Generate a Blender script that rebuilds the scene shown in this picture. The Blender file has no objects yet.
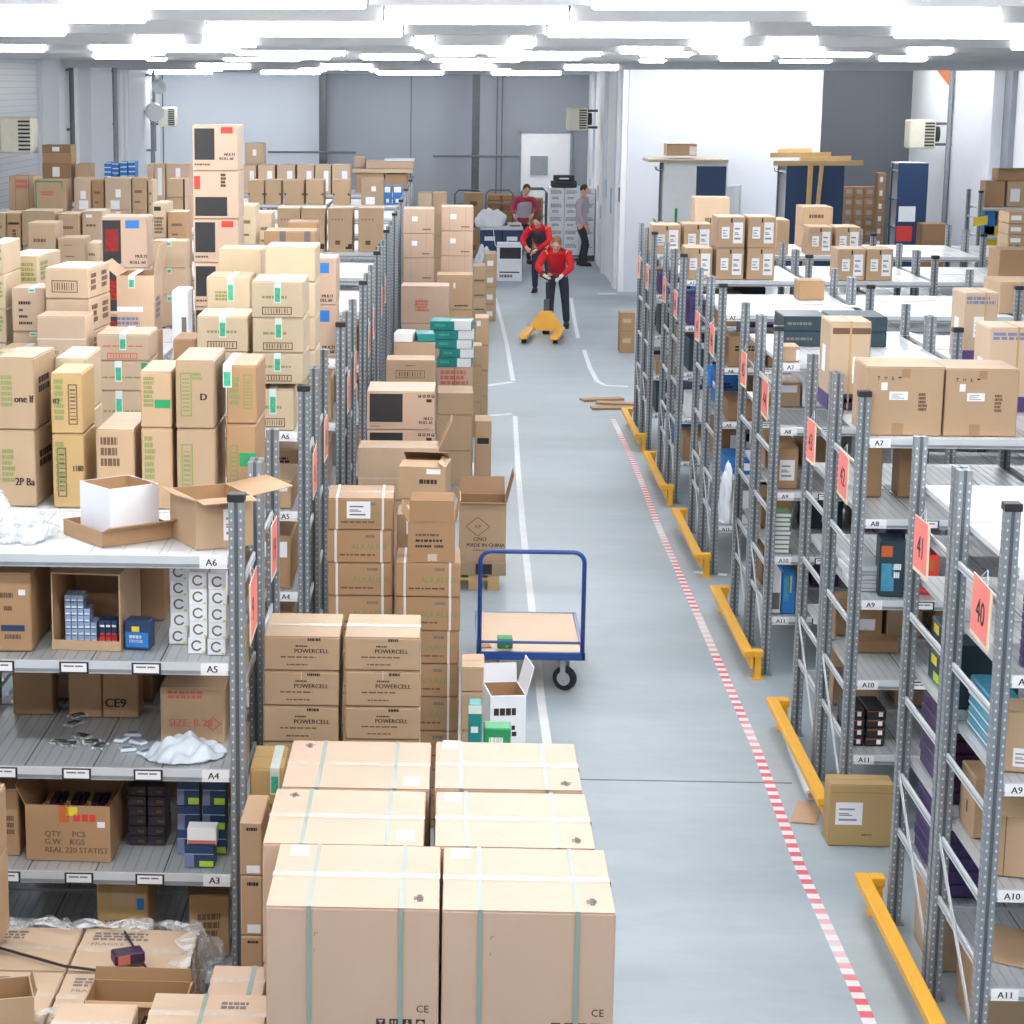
import bpy, math, random
from mathutils import Vector, Matrix
R_ = random.Random(11)
SC = bpy.context.scene
COL = SC.collection
PI = math.pi
# ------------------------------------------------------------------ camera (focal length etc. in px of a 1024 frame)
H = 4.4
FPX, PIT, YAW, ROL, CX = 2128.0, .19936, .04384, .00378, 360.7
vF = Vector((-math.sin(YAW)*math.cos(PIT), math.cos(YAW)*math.cos(PIT), -math.sin(PIT)))
vR = Vector((math.cos(YAW), math.sin(YAW), 0)); vU = vR.cross(vF)
vR, vU = vR*math.cos(ROL)+vU*math.sin(ROL), -vR*math.sin(ROL)+vU*math.cos(ROL)
cam = bpy.data.cameras.new('camera'); co = bpy.data.objects.new('camera', cam); COL.objects.link(co)
cam.sensor_width = 36; cam.lens = FPX/1024*36; cam.shift_x = (512-CX)/1024; cam.clip_end = 300
co.matrix_world = Matrix(((vR.x, vU.x, -vF.x, 0), (vR.y, vU.y, -vF.y, 0), (vR.z, vU.z, -vF.z, H), (0, 0, 0, 1)))
SC.camera = co
def ray(x, y): return vR*((x-CX)/FPX) - vU*((y-512)/FPX) + vF
def atY(x, y, Y):
    d = ray(x, y); p = d*(Y/d.y); return Vector((p.x, Y, p.z+H))
def atZ(x, y, z=0):
    d = ray(x, y); p = d*((z-H)/d.z); return Vector((p.x, p.y, z))
def atX(x, y, X):
    d = ray(x, y); p = d*(X/d.x); return Vector((X, p.y, p.z+H))

# ------------------------------------------------------------------ materials
MATS = {}
def srgb(c):
    return tuple((v/255/12.92 if v/255 <= .04045 else ((v/255+.055)/1.055)**2.4) for v in c)
def mat(name, rgb, rough=.6, metal=0, var=.05, scale=8, bump=0, bscale=60, rand=0, emit=0, spec=.5, alpha=1, stretch=(1, 1, 1)):
    if name in MATS: return MATS[name]
    m = bpy.data.materials.new(name); m.use_nodes = True; nt = m.node_tree; N = nt.nodes; L = nt.links
    b = N['Principled BSDF']; c = srgb(rgb)
    b.inputs['Roughness'].default_value = rough; b.inputs['Metallic'].default_value = metal
    b.inputs['Specular IOR Level'].default_value = spec
    tc = N.new('ShaderNodeTexCoord'); mp = N.new('ShaderNodeMapping'); mp.inputs['Scale'].default_value = stretch
    L.new(tc.outputs['Object'], mp.inputs['Vector'])
    nz = N.new('ShaderNodeTexNoise'); nz.inputs['Scale'].default_value = scale; nz.inputs['Detail'].default_value = 4
    L.new(mp.outputs['Vector'], nz.inputs['Vector'])
    mr = N.new('ShaderNodeMapRange'); mr.inputs['To Min'].default_value = 1-var; mr.inputs['To Max'].default_value = 1+var
    mr.inputs['From Min'].default_value = .25; mr.inputs['From Max'].default_value = .75
    L.new(nz.outputs['Fac'], mr.inputs['Value'])
    hs = N.new('ShaderNodeHueSaturation'); hs.inputs['Color'].default_value = (*c, 1)
    val = mr.outputs['Result']
    if rand:
        oi = N.new('ShaderNodeObjectInfo'); m2 = N.new('ShaderNodeMapRange')
        m2.inputs['To Min'].default_value = 1-rand; m2.inputs['To Max'].default_value = 1+rand*.8
        L.new(oi.outputs['Random'], m2.inputs['Value'])
        mm = N.new('ShaderNodeMath'); mm.operation = 'MULTIPLY'
        L.new(val, mm.inputs[0]); L.new(m2.outputs['Result'], mm.inputs[1]); val = mm.outputs[0]
    L.new(val, hs.inputs['Value']); L.new(hs.outputs['Color'], b.inputs['Base Color'])
    if bump:
        n2 = N.new('ShaderNodeTexNoise'); n2.inputs['Scale'].default_value = bscale
        L.new(mp.outputs['Vector'], n2.inputs['Vector'])
        bp = N.new('ShaderNodeBump'); bp.inputs['Strength'].default_value = bump; bp.inputs['Distance'].default_value = .01
        L.new(n2.outputs['Fac'], bp.inputs['Height']); L.new(bp.outputs['Normal'], b.inputs['Normal'])
    if emit:
        b.inputs['Emission Color'].default_value = (*c, 1); b.inputs['Emission Strength'].default_value = emit
    if alpha < 1: b.inputs['Alpha'].default_value = alpha
    MATS[name] = m; return m
def kraft(name, rgb): return mat(name, rgb, .55, var=.035, scale=5, bump=.15, bscale=14, rand=.06, stretch=(1, 1, .4), spec=.5)
kraft('tan', (188, 158, 126)); kraft('pale', (197, 172, 146)); kraft('brown', (172, 136, 100)); kraft('pink', (196, 168, 147))
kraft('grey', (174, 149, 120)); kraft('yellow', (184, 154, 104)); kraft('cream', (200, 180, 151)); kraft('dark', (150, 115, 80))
kraft('inside', (170, 134, 98))
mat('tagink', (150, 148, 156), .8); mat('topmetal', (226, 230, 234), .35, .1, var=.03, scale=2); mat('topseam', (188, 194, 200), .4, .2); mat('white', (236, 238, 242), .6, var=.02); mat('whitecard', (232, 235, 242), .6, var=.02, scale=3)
mat('paper', (240, 241, 245), .7, var=.02); mat('ink', (52, 44, 40), .8); mat('inkbrown', (110, 84, 64), .8); mat('inkgreen', (136, 144, 88), .8)
mat('inkblue', (118, 128, 164), .8); mat('inkred', (200, 112, 96), .8); mat('inkgrey', (120, 112, 112), .8)
mat('black', (38, 38, 42), .5); mat('red', (214, 62, 54), .6); mat('blue', (40, 120, 196), .5); mat('green', (38, 150, 92), .5)
mat('tapegreen', (70, 178, 140), .35, var=.25, scale=60); mat('tapewhite', (212, 226, 222), .3, var=.05, scale=30)
mat('strapgreen', (140, 158, 150), .35, var=.03); mat('strapwhite', (226, 220, 218), .4, var=.02)
mat('cleartape', (206, 190, 176), .25, var=.12, scale=30); mat('seam', (96, 72, 52), .9)
mat('teal', (20, 136, 134), .45, var=.08); mat('tealdark', (38, 62, 74), .5, var=.1, rand=.1); mat('navy', (34, 62, 100), .5, var=.06)
mat('purple', (78, 62, 118), .5, var=.15, scale=30); mat('purpledark', (62, 34, 66), .5, var=.3, scale=40)
mat('steel', (142, 149, 155), .45, .3, var=.08, scale=14, rand=.03, spec=.4); mat('steeldark', (98, 104, 110), .5, .3, var=.08)
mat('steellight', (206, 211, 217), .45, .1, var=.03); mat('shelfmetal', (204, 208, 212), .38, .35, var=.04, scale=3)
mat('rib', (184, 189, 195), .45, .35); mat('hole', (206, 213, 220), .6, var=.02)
mat('plastic', (214, 224, 234), .25, var=.06, scale=12, bump=.5, bscale=25); mat('guard', (238, 176, 48), .45, var=.05)
mat('signpink', (250, 138, 132), .6, var=.03); mat('signcream', (240, 224, 196), .6)
mat('wallwhite', (242, 244, 247), .8, var=.015, scale=.6, bump=.1, bscale=20); mat('wallgrey', (146, 152, 161), .8, var=.02, scale=.5)
mat('blockwhite', (214, 218, 226), .8, var=.015, scale=.6); mat('walldark', (102, 106, 113), .8, var=.02, scale=.5); mat('walllight', (196, 202, 212), .8, var=.02, scale=.5)
mat('columngrey', (222, 226, 232), .8, var=.02); mat('ceil', (74, 77, 86), .8, var=.08, scale=.8); mat('trunk', (214, 217, 221), .5, var=.03)
mat('trunkdark', (96, 98, 104), .5, var=.03)
mat('lamp', (255, 255, 255), .4, emit=52); mat('tapeline', (226, 231, 236), .6, var=.06, scale=6)
mat('wood', (222, 190, 156), .5, var=.08, scale=7, stretch=(1, 12, 1)); mat('pinewood', (214, 178, 124), .6, var=.1, scale=8, stretch=(1, 1, 6))
mat('cartblue', (32, 74, 150), .3, var=.03); mat('rubber', (34, 36, 40), .7); mat('rim', (196, 200, 206), .35, .6)
mat('heater', (226, 222, 204), .5); mat('grille', (52, 54, 56), .6); mat('orange', (190, 98, 46), .7)
mat('skin', (222, 176, 150), .6, var=.02); mat('redcloth', (214, 30, 40), .8, var=.06); mat('vest', (66, 58, 68), .8); mat('jeans', (52, 58, 72), .85, var=.08)
mat('hairdark', (66, 48, 38), .7); mat('hairlight', (150, 104, 78), .7); mat('glove', (232, 228, 230), .7); mat('shoe', (44, 40, 42), .6)
mat('redmaroon', (168, 60, 76), .8, var=.08); mat('greycloth', (190, 180, 192), .8); mat('yellow2', (232, 205, 60), .5)
mat('lime', (178, 214, 66), .5); mat('shutter', (206, 210, 218), .5, .2, var=.03); mat('aqua', (70, 150, 180), .5, var=.2, scale=25)
mat('bookgreen', (120, 150, 100), .6, var=.2, scale=20); mat('mixblue', (150, 176, 214), .5, var=.15, scale=40)

def stripes(name, axis, period, c1, c2, duty=.5, rough=.5, fade=0, metal=0, bump=0):
    m = bpy.data.materials.new(name); m.use_nodes = True; nt = m.node_tree; N = nt.nodes; L = nt.links
    b = N['Principled BSDF']; b.inputs['Roughness'].default_value = rough; b.inputs['Metallic'].default_value = metal
    tc = N.new('ShaderNodeTexCoord'); sp = N.new('ShaderNodeSeparateXYZ'); L.new(tc.outputs['Object'], sp.inputs[0])
    d = N.new('ShaderNodeMath'); d.operation = 'DIVIDE'; L.new(sp.outputs[axis], d.inputs[0]); d.inputs[1].default_value = period
    f = N.new('ShaderNodeMath'); f.operation = 'FRACT'; L.new(d.outputs[0], f.inputs[0])
    g = N.new('ShaderNodeMath'); g.operation = 'GREATER_THAN'; L.new(f.outputs[0], g.inputs[0]); g.inputs[1].default_value = duty
    fac = g.outputs[0]
    if fade:
        nz = N.new('ShaderNodeTexNoise'); nz.inputs['Scale'].default_value = .45; nz.inputs['Detail'].default_value = 1; L.new(tc.outputs['Object'], nz.inputs['Vector'])
        mr = N.new('ShaderNodeMapRange'); mr.inputs['From Min'].default_value = .36; mr.inputs['From Max'].default_value = .5; L.new(nz.outputs['Fac'], mr.inputs['Value'])
        mu = N.new('ShaderNodeMath'); mu.operation = 'MULTIPLY'; L.new(fac, mu.inputs[0]); L.new(mr.outputs['Result'], mu.inputs[1]); fac = mu.outputs[0]
    mx = N.new('ShaderNodeMix'); mx.data_type = 'RGBA'; L.new(fac, mx.inputs[0])
    mx.inputs[6].default_value = (*srgb(c1), 1); mx.inputs[7].default_value = (*srgb(c2), 1); L.new(mx.outputs[2], b.inputs['Base Color'])
    if bump:
        bp = N.new('ShaderNodeBump'); bp.inputs['Strength'].default_value = bump; bp.inputs['Distance'].default_value = .004
        L.new(g.outputs[0], bp.inputs['Height']); L.new(bp.outputs['Normal'], b.inputs['Normal'])
    MATS[name] = m; return m
stripes('hazard', 1, .145, (230, 228, 233), (220, 96, 110), .5, .5, fade=1)
stripes('slats', 2, .11, (208, 212, 220), (186, 191, 200), .85, .5, bump=.5)
def floor_mat():
    m = bpy.data.materials.new('concrete'); m.use_nodes = True; nt = m.node_tree; N = nt.nodes; L = nt.links; b = N['Principled BSDF']
    tc = N.new('ShaderNodeTexCoord'); mp = N.new('ShaderNodeMapping'); mp.inputs['Scale'].default_value = (.5, 1.2, 1); L.new(tc.outputs['Object'], mp.inputs['Vector'])
    n1 = N.new('ShaderNodeTexNoise'); n1.inputs['Scale'].default_value = .9; n1.inputs['Detail'].default_value = 7; n1.inputs['Roughness'].default_value = .62; L.new(mp.outputs[0], n1.inputs['Vector'])
    n2 = N.new('ShaderNodeTexNoise'); n2.inputs['Scale'].default_value = 9; n2.inputs['Detail'].default_value = 6; L.new(mp.outputs[0], n2.inputs['Vector'])
    r1 = N.new('ShaderNodeValToRGB'); r1.color_ramp.elements[0].position = .3; r1.color_ramp.elements[1].position = .72
    r1.color_ramp.elements[0].color = (*srgb((152, 166, 175)), 1); r1.color_ramp.elements[1].color = (*srgb((173, 185, 193)), 1)
    L.new(n1.outputs['Fac'], r1.inputs[0])
    mr = N.new('ShaderNodeMapRange'); mr.inputs['From Min'].default_value = .3; mr.inputs['From Max'].default_value = .7; mr.inputs['To Min'].default_value = .97; mr.inputs['To Max'].default_value = 1.03
    L.new(n2.outputs['Fac'], mr.inputs['Value'])
    hs = N.new('ShaderNodeHueSaturation'); L.new(r1.outputs[0], hs.inputs['Color']); L.new(mr.outputs['Result'], hs.inputs['Value']); L.new(hs.outputs[0], b.inputs['Base Color'])
    b.inputs['Roughness'].default_value = .42; b.inputs['Specular IOR Level'].default_value = .35
    m2 = N.new('ShaderNodeMapRange'); m2.inputs['To Min'].default_value = .34; m2.inputs['To Max'].default_value = .58; L.new(n1.outputs['Fac'], m2.inputs['Value']); L.new(m2.outputs['Result'], b.inputs['Roughness'])
    MATS['concrete'] = m
floor_mat()
def film_mat():
    m = bpy.data.materials.new('film'); m.use_nodes = True; nt = m.node_tree; N = nt.nodes; L = nt.links; b = N['Principled BSDF']
    b.inputs['Base Color'].default_value = (.86, .89, .93, 1); b.inputs['Roughness'].default_value = .15
    tc = N.new('ShaderNodeTexCoord'); n1 = N.new('ShaderNodeTexNoise'); n1.inputs['Scale'].default_value = 9; n1.inputs['Distortion'].default_value = 2; L.new(tc.outputs['Object'], n1.inputs['Vector'])
    mr = N.new('ShaderNodeMapRange'); mr.inputs['From Min'].default_value = .4; mr.inputs['From Max'].default_value = .65; mr.inputs['To Min'].default_value = .12; mr.inputs['To Max'].default_value = .6
    L.new(n1.outputs['Fac'], mr.inputs['Value']); L.new(mr.outputs['Result'], b.inputs['Alpha'])
    bp = N.new('ShaderNodeBump'); bp.inputs['Strength'].default_value = .8; bp.inputs['Distance'].default_value = .02; L.new(n1.outputs['Fac'], bp.inputs['Height']); L.new(bp.outputs[0], b.inputs['Normal'])
    MATS['film'] = m
film_mat()
m_ = MATS['film'].copy(); m_.name = 'bagfilm'; MATS['bagfilm'] = m_
for n_ in m_.node_tree.nodes:
    if n_.bl_idname == 'ShaderNodeMapRange': n_.inputs['To Min'].default_value = .45; n_.inputs['To Max'].default_value = .95
    if n_.bl_idname == 'ShaderNodeTexNoise': n_.inputs['Scale'].default_value = 16

# ------------------------------------------------------------------ mesh builder
class MB:
    def __init__(s): s.v = []; s.f = []; s.m = []; s.ms = []
    def mi(s, m):
        if m not in s.ms: s.ms.append(m)
        return s.ms.index(m)
    def face(s, pts, m):
        n = len(s.v); s.v += [tuple(p) for p in pts]; s.f.append(tuple(range(n, n+len(pts)))); s.m.append(s.mi(m))
    def add(s, vs, fs, m):
        n = len(s.v); s.v += [tuple(p) for p in vs]; k = s.mi(m)
        for f in fs: s.f.append(tuple(i+n for i in f)); s.m.append(k)
    def box(s, x0, x1, y0, y1, z0, z1, m, c=0, M=None):
        if c <= 0:
            vs = [(x, y, z) for z in (z0, z1) for y in (y0, y1) for x in (x0, x1)]
            fs = [(0, 2, 3, 1), (4, 5, 7, 6), (0, 1, 5, 4), (2, 6, 7, 3), (0, 4, 6, 2), (1, 3, 7, 5)]
        else:
            vs = []; fs = []; lo = (x0, y0, z0); hi = (x1, y1, z1); idx = {}
            for a in range(8):
                sg = [(a >> k) & 1 for k in range(3)]
                for ax in range(3):
                    p = []
                    for k in range(3):
                        e = hi[k] if sg[k] else lo[k]
                        if k != ax: e += -c if sg[k] else c
                        p.append(e)
                    idx[(a, ax)] = len(vs); vs.append(tuple(p))
            cen = Vector(((x0+x1)/2, (y0+y1)/2, (z0+z1)/2))
            def addf(ids):
                P = [Vector(vs[i]) for i in ids]; n = (P[1]-P[0]).cross(P[2]-P[0]); mid = sum(P, Vector())/len(P)
                fs.append(tuple(ids) if n.dot(mid-cen) > 0 else tuple(reversed(ids)))
            for ax in range(3):
                o = [k for k in range(3) if k != ax]
                for sd in (0, 1):
                    addf([idx[((sd << ax) | (i << o[0]) | (j << o[1]), ax)] for i, j in ((0, 0), (1, 0), (1, 1), (0, 1))])
            for ax in range(3):
                o = [k for k in range(3) if k != ax]
                for i in (0, 1):
                    for j in (0, 1):
                        a = (i << o[0]) | (j << o[1]); b = a | (1 << ax)
                        addf([idx[(a, o[0])], idx[(b, o[0])], idx[(b, o[1])], idx[(a, o[1])]])
            for a in range(8): addf([idx[(a, 0)], idx[(a, 1)], idx[(a, 2)]])
        if M is not None: vs = [tuple(M @ Vector(p)) for p in vs]
        s.add(vs, fs, m)
    def tube(s, pts, r, m, n=10, caps=True):
        pts = [Vector(p) for p in pts]; rings = []; fs = []; vs = []
        prev = None
        for i, p in enumerate(pts):
            t = ((pts[min(i+1, len(pts)-1)]-pts[max(i-1, 0)])).normalized()
            if prev is None:
                a = Vector((0, 0, 1)) if abs(t.z) < .9 else Vector((1, 0, 0))
                u = t.cross(a).normalized()
            else: u = (prev-t*prev.dot(t)).normalized()
            prev = u; w = t.cross(u)
            rr = r[i] if isinstance(r, (list, tuple)) else r
            for k in range(n): vs.append(tuple(p+(u*math.cos(2*PI*k/n)+w*math.sin(2*PI*k/n))*rr))
        for i in range(len(pts)-1):
            for k in range(n): fs.append((i*n+k, i*n+(k+1) % n, (i+1)*n+(k+1) % n, (i+1)*n+k))
        if caps: fs.append(tuple(range(n-1, -1, -1))); fs.append(tuple(range((len(pts)-1)*n, len(pts)*n)))
        s.add(vs, fs, m)
    def bar(s, p0, p1, w, h, m):
        p0 = Vector(p0); p1 = Vector(p1); t = (p1-p0); ln = t.length; t.normalize()
        a = Vector((1, 0, 0)) if abs(t.x) < .9 else Vector((0, 0, 1))
        u = a-t*a.dot(t); u.normalize(); v = t.cross(u)
        M = Matrix((( u.x, v.x, t.x, p0.x), (u.y, v.y, t.y, p0.y), (u.z, v.z, t.z, p0.z), (0, 0, 0, 1)))
        s.box(-w/2, w/2, -h/2, h/2, 0, ln, m, M=M)
    def build(s, name, parent=None, loc=(0, 0, 0), rz=0, smooth=False):
        me = bpy.data.meshes.new(name); me.from_pydata(s.v, [], s.f)
        for m in s.ms: me.materials.append(MATS[m])
        me.polygons.foreach_set('material_index', s.m)
        if smooth: me.polygons.foreach_set('use_smooth', [True]*len(s.f))
        me.update()
        return link(name, me, parent, loc, rz)
def link(name, me, parent=None, loc=(0, 0, 0), rz=0):
    o = bpy.data.objects.new(name, me); COL.objects.link(o); o.location = loc; o.rotation_euler = (0, 0, rz)
    if parent is not None: o.parent = parent
    return o
def tag(o, label, cat, group=None, kind=None):
    o['label'] = label; o['category'] = cat
    if group: o['group'] = group
    if kind: o['kind'] = kind
    return o
def empty(name, loc, rz=0):
    return link(name, None, None, loc, rz)
def struct(o): o['kind'] = 'structure'; return o
def copy_tree(o, parent=None):
    c = o.copy(); COL.objects.link(c)
    if parent is not None: c.parent = parent
    for ch in [x for x in bpy.data.objects if x.parent == o]: copy_tree(ch, c)
    return c
# text as mesh
TX = {}
def text_mesh(t):
    if t in TX: return TX[t]
    cu = bpy.data.curves.new('t', 'FONT'); cu.body = t; cu.size = 1; cu.resolution_u = 2
    ob = bpy.data.objects.new('t', cu); COL.objects.link(ob)
    bpy.context.view_layer.update()
    me = bpy.data.meshes.new_from_object(ob.evaluated_get(bpy.context.evaluated_depsgraph_get()))
    vs = [v.co.copy() for v in me.vertices]; fs = [tuple(p.vertices) for p in me.polygons]
    bpy.data.objects.remove(ob); bpy.data.meshes.remove(me); bpy.data.curves.remove(cu)
    w = max(v.x for v in vs); TX[t] = (vs, fs, w); return TX[t]
def put_text(mb, t, org, u, v, h, m, bold=0, wmax=None):
    vs, fs, w = text_mesh(t); s = h/.7; sx = s
    if wmax and w*s > wmax: sx = wmax/w
    org = Vector(org); n = u.cross(v)
    for k in ([0] if not bold else [0, bold]):
        mb.add([org+u*(p.x*sx+k)+v*(p.y*s)+n*k*.01 for p in vs], fs, m)

# ------------------------------------------------------------------ cartons
def frame(f, w, d, h):
    X, Y, Z = Vector((1, 0, 0)), Vector((0, 1, 0)), Vector((0, 0, 1))
    if f == 'F': return Vector((-w/2, -d/2, 0)), X, Z, w, h
    if f == 'R': return Vector((w/2, -d/2, 0)), Y, Z, d, h
    if f == 'L': return Vector((-w/2, d/2, 0)), -Y, Z, d, h
    return Vector((-w/2, -d/2, h)), X, Y, w, d
def deco(mb, top, items, w, d, h):
    """items printed on the faces; labels, tapes and straps become parts"""
    for it in items:
        k = it[0]
        if k in 'KXBTODI' or k == 'LB':
            f = it[1]; o, u, v, fw, fh = frame(f, w, d, h); n = u.cross(v)
            def q(mbx, u0, v0, u1, v1, m, e=.0012):
                mbx.face([o+u*(a*fw)+v*(b*fh)+n*e for a, b in ((u0, v0), (u1, v0), (u1, v1), (u0, v1))], m)
        if k == 'K': q(mb, *it[2:6], it[6])
        elif k == 'X':
            u0, v0, u1, v1, m, nl = it[2:8]; g = (v1-v0)/nl
            for i in range(nl):
                a = u0
                e = u1-(u1-u0)*R_.random()*.25
                while a < e-.01:
                    b = min(e, a+(u1-u0)*R_.uniform(.06, .2)); q(mb, a, v1-g*(i+.72), b, v1-g*i, m); a = b+(u1-u0)*.03
        elif k == 'B':
            u0, v0, u1, v1, m = it[2:7]; t = .006/fw; tv = .006/fh
            q(mb, u0, v0, u1, v0+tv, m); q(mb, u0, v1-tv, u1, v1, m); q(mb, u0, v0, u0+t, v1, m); q(mb, u1-t, v0, u1, v1, m)
            hor = (u1-u0)*fw > (v1-v0)*fh
            for i in range(9):
                a = (i+1)/11
                if hor: q(mb, u0+(u1-u0)*(a+.02), v0+(v1-v0)*.2, u0+(u1-u0)*(a+.02+R_.uniform(.02, .05)), v1-(v1-v0)*.2, m)
                else: q(mb, u0+(u1-u0)*.2, v0+(v1-v0)*(a+.02), u1-(u1-u0)*.2, v0+(v1-v0)*(a+.02+R_.uniform(.02, .05)), m)
        elif k == 'T':
            u0, v0, th, t, m = it[2:7]
            put_text(mb, t, o+u*(u0*fw)+v*(v0*fh)+n*.0014, u, v, th*fh, m, wmax=(1-u0-.03)*fw, bold=(it[7] if len(it) > 7 else 0))
        elif k == 'O':
            u0, v0, r, m = it[2:6]; P = [(r, 0), (0, r), (-r, 0), (0, -r)]
            for i in range(4):
                a, b = P[i], P[(i+1) % 4]
                c0 = o+u*(u0*fw+a[0]*1.25)+v*(v0*fh+a[1])+n*.0014; c1 = o+u*(u0*fw+b[0]*1.25)+v*(v0*fh+b[1])+n*.0014
                dd = (c1-c0).normalized().cross(n)*.003
                mb.face([c0-dd, c0+dd, c1+dd, c1-dd][::-1], m)
        elif k == 'I':   # row of handling marks
            u0, v0, s, m, fg = it[2:7]
            for i in range(4):
                c = o+u*(u0*fw+i*s*1.45)+v*(v0*fh)+n*.0013
                if fg: mb.face([c, c+u*s, c+u*s+v*s, c+v*s], m)
                c = c+n*.0006; g = fg or m
                def pt(a, b): return c+u*(a*s)+v*(b*s)
                if i == 0: mb.face([pt(.2, .85), pt(.5, .45), pt(.8, .85)], g); mb.face([pt(.46, .2), pt(.54, .2), pt(.54, .6), pt(.46, .6)], g); mb.face([pt(.3, .12), pt(.7, .12), pt(.7, .2), pt(.3, .2)], g)
                elif i == 1:
                    for a in (.25, .6): mb.face([pt(a, .15), pt(a+.12, .15), pt(a+.12, .6), pt(a, .6)], g); mb.face([pt(a-.08, .6), pt(a+.2, .6), pt(a+.06, .88)], g)
                elif i == 2: mb.face([pt(.2, .12), pt(.8, .12), pt(.8, .22), pt(.2, .22)], g); mb.face([pt(.35, .3), pt(.65, .3), pt(.65, .6), pt(.35, .6)], g); mb.face([pt(.42, .65), pt(.58, .65), pt(.58, .88), pt(.42, .88)], g)
                else: mb.face([pt(.12, .5), pt(.88, .5), pt(.75, .75), pt(.5, .86), pt(.25, .75)], g); mb.face([pt(.47, .15), pt(.53, .15), pt(.53, .5), pt(.47, .5)], g)
        elif k == 'LB':
            pm = MB(); u0, v0, lw, lh, m = it[2:7]
            P = [o+u*(a*fw)+v*(b*fh) for a, b in ((u0, v0), (u0+lw, v0), (u0+lw, v0+lh), (u0, v0+lh))]
            pm.face([p+n*.002 for p in P], m)
            for i in range(4): pm.face([P[i], P[(i+1) % 4], P[(i+1) % 4]+n*.002, P[i]+n*.002], m)
            if len(it) > 7:
                for a, b, c_, d_ in ((.12, .66, .7, .74), (.12, .48, .5, .53), (.12, .4, .62, .45), (.12, .18, .8, .27)):
                    pm.face([o+u*((u0+a2*lw)*fw)+v*((v0+b2*lh)*fh)+n*.0028 for a2, b2 in ((a, b), (c_, b), (c_, d_), (a, d_))], it[7])
            pm.build('shipping_label', top)
        elif k == 'G':   # printed green tape over the top front edge
            u0 = it[1]; ln = it[2] if len(it) > 2 else .38; pm = MB(); x0 = -w/2+u0*w-.02; x1 = x0+.042
            e = .002
            pm.face([(x0, -d/2-e, h*(1-ln)), (x1, -d/2-e, h*(1-ln)), (x1, -d/2-e, h+e), (x0, -d/2-e, h+e)], 'tapewhite')
            pm.face([(x0, -d/2-e, h+e), (x1, -d/2-e, h+e), (x1, d/2, h+e), (x0, d/2, h+e)], 'tapewhite')
            pm.face([(x0+.005, -d/2-e*1.6, h*(1-ln)+.008), (x1-.005, -d/2-e*1.6, h*(1-ln)+.008), (x1-.005, -d/2-e*1.6, h*(1-ln*.3)), (x0+.005, -d/2-e*1.6, h*(1-ln*.3))], 'tapegreen')
            pm.build('printed_tape', top)
        elif k == 'P':
            pm = MB(); e = .0012
            pm.face([(-w/2, -.022, h+e), (w/2, -.022, h+e), (w/2, .022, h+e), (-w/2, .022, h+e)], 'cleartape')
            pm.face([(w/2+.002, -.03, h+e), (w/2+.002, -.03, h*.72), (w/2+.002, .03, h*.72), (w/2+.002, .03, h+e)], 'cleartape')
            pm.build('packing_tape', top)
        elif k == 'S':   # strap around the box, over the front, top and back
            u0, m, sw = it[1:4]; x0 = -w/2+u0*w-sw/2; x1 = x0+sw; e = .004; pm = MB()
            pm.box(x0, x1, -d/2-e, -d/2-.0008, 0.002, h+.0022, m); pm.box(x0, x1, -d/2-e, d/2+e, h+.0008, h+.0022, m); pm.box(x0, x1, d/2+.0008, d/2+e, 0.002, h+.0022, m)
            pm.build('strap', top)
def carton(w, d, h, loc, m, items=(), rz=0, label='', group=None, cat='box', name='cardboard_box', seam=True, c=.006):
    mb = MB(); th = .004
    if seam and min(w, d) > .12:
        mb.box(-w/2, w/2, -d/2, d/2, 0, h-th, m, c=c)
        mb.box(-w/2+.003, w/2-.003, -d/2+.002, -.002, h-th-.001, h, m); mb.box(-w/2+.003, w/2-.003, .002, d/2-.002, h-th-.001, h, m)
    else: mb.box(-w/2, w/2, -d/2, d/2, 0, h, m, c=c)
    o = MB.build(mb, name, None, loc, rz)
    mb2 = MB(); deco(mb2, o, items, w, d, h)
    if mb2.f:   # printing lives in the body's own mesh
        n = len(mb.v); mb.v += mb2.v
        for f, k in zip(mb2.f, mb2.m): mb.f.append(tuple(i+n for i in f)); mb.m.append(mb.mi(mb2.ms[k]))
        old = o.data; me = bpy.data.meshes.new(name); me.from_pydata(mb.v, [], mb.f)
        for q in mb.ms: me.materials.append(MATS[q])
        me.polygons.foreach_set('material_index', mb.m); me.update(); o.data = me; bpy.data.meshes.remove(old)
    tag(o, label, cat, group); return o
ORD = ['topmost', 'second down', 'third down', 'fourth down', 'fifth down', 'sixth down', 'seventh down', 'eighth down', 'ninth down', 'tenth down', 'eleventh down', 'twelfth down']
KN = dict(tan='tan', pale='pale tan', brown='brown', pink='pinkish tan', grey='greyish tan', yellow='yellowish tan', cream='cream coloured', dark='dark brown', white='white', whitecard='white', teal='teal', tealdark='dark slate', navy='navy blue', purple='purple', purpledark='dark purple', black='black', blue='blue', green='green', mixblue='pale blue', bookgreen='green', aqua='blue green', red='red')
TOP = 2.382
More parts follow.
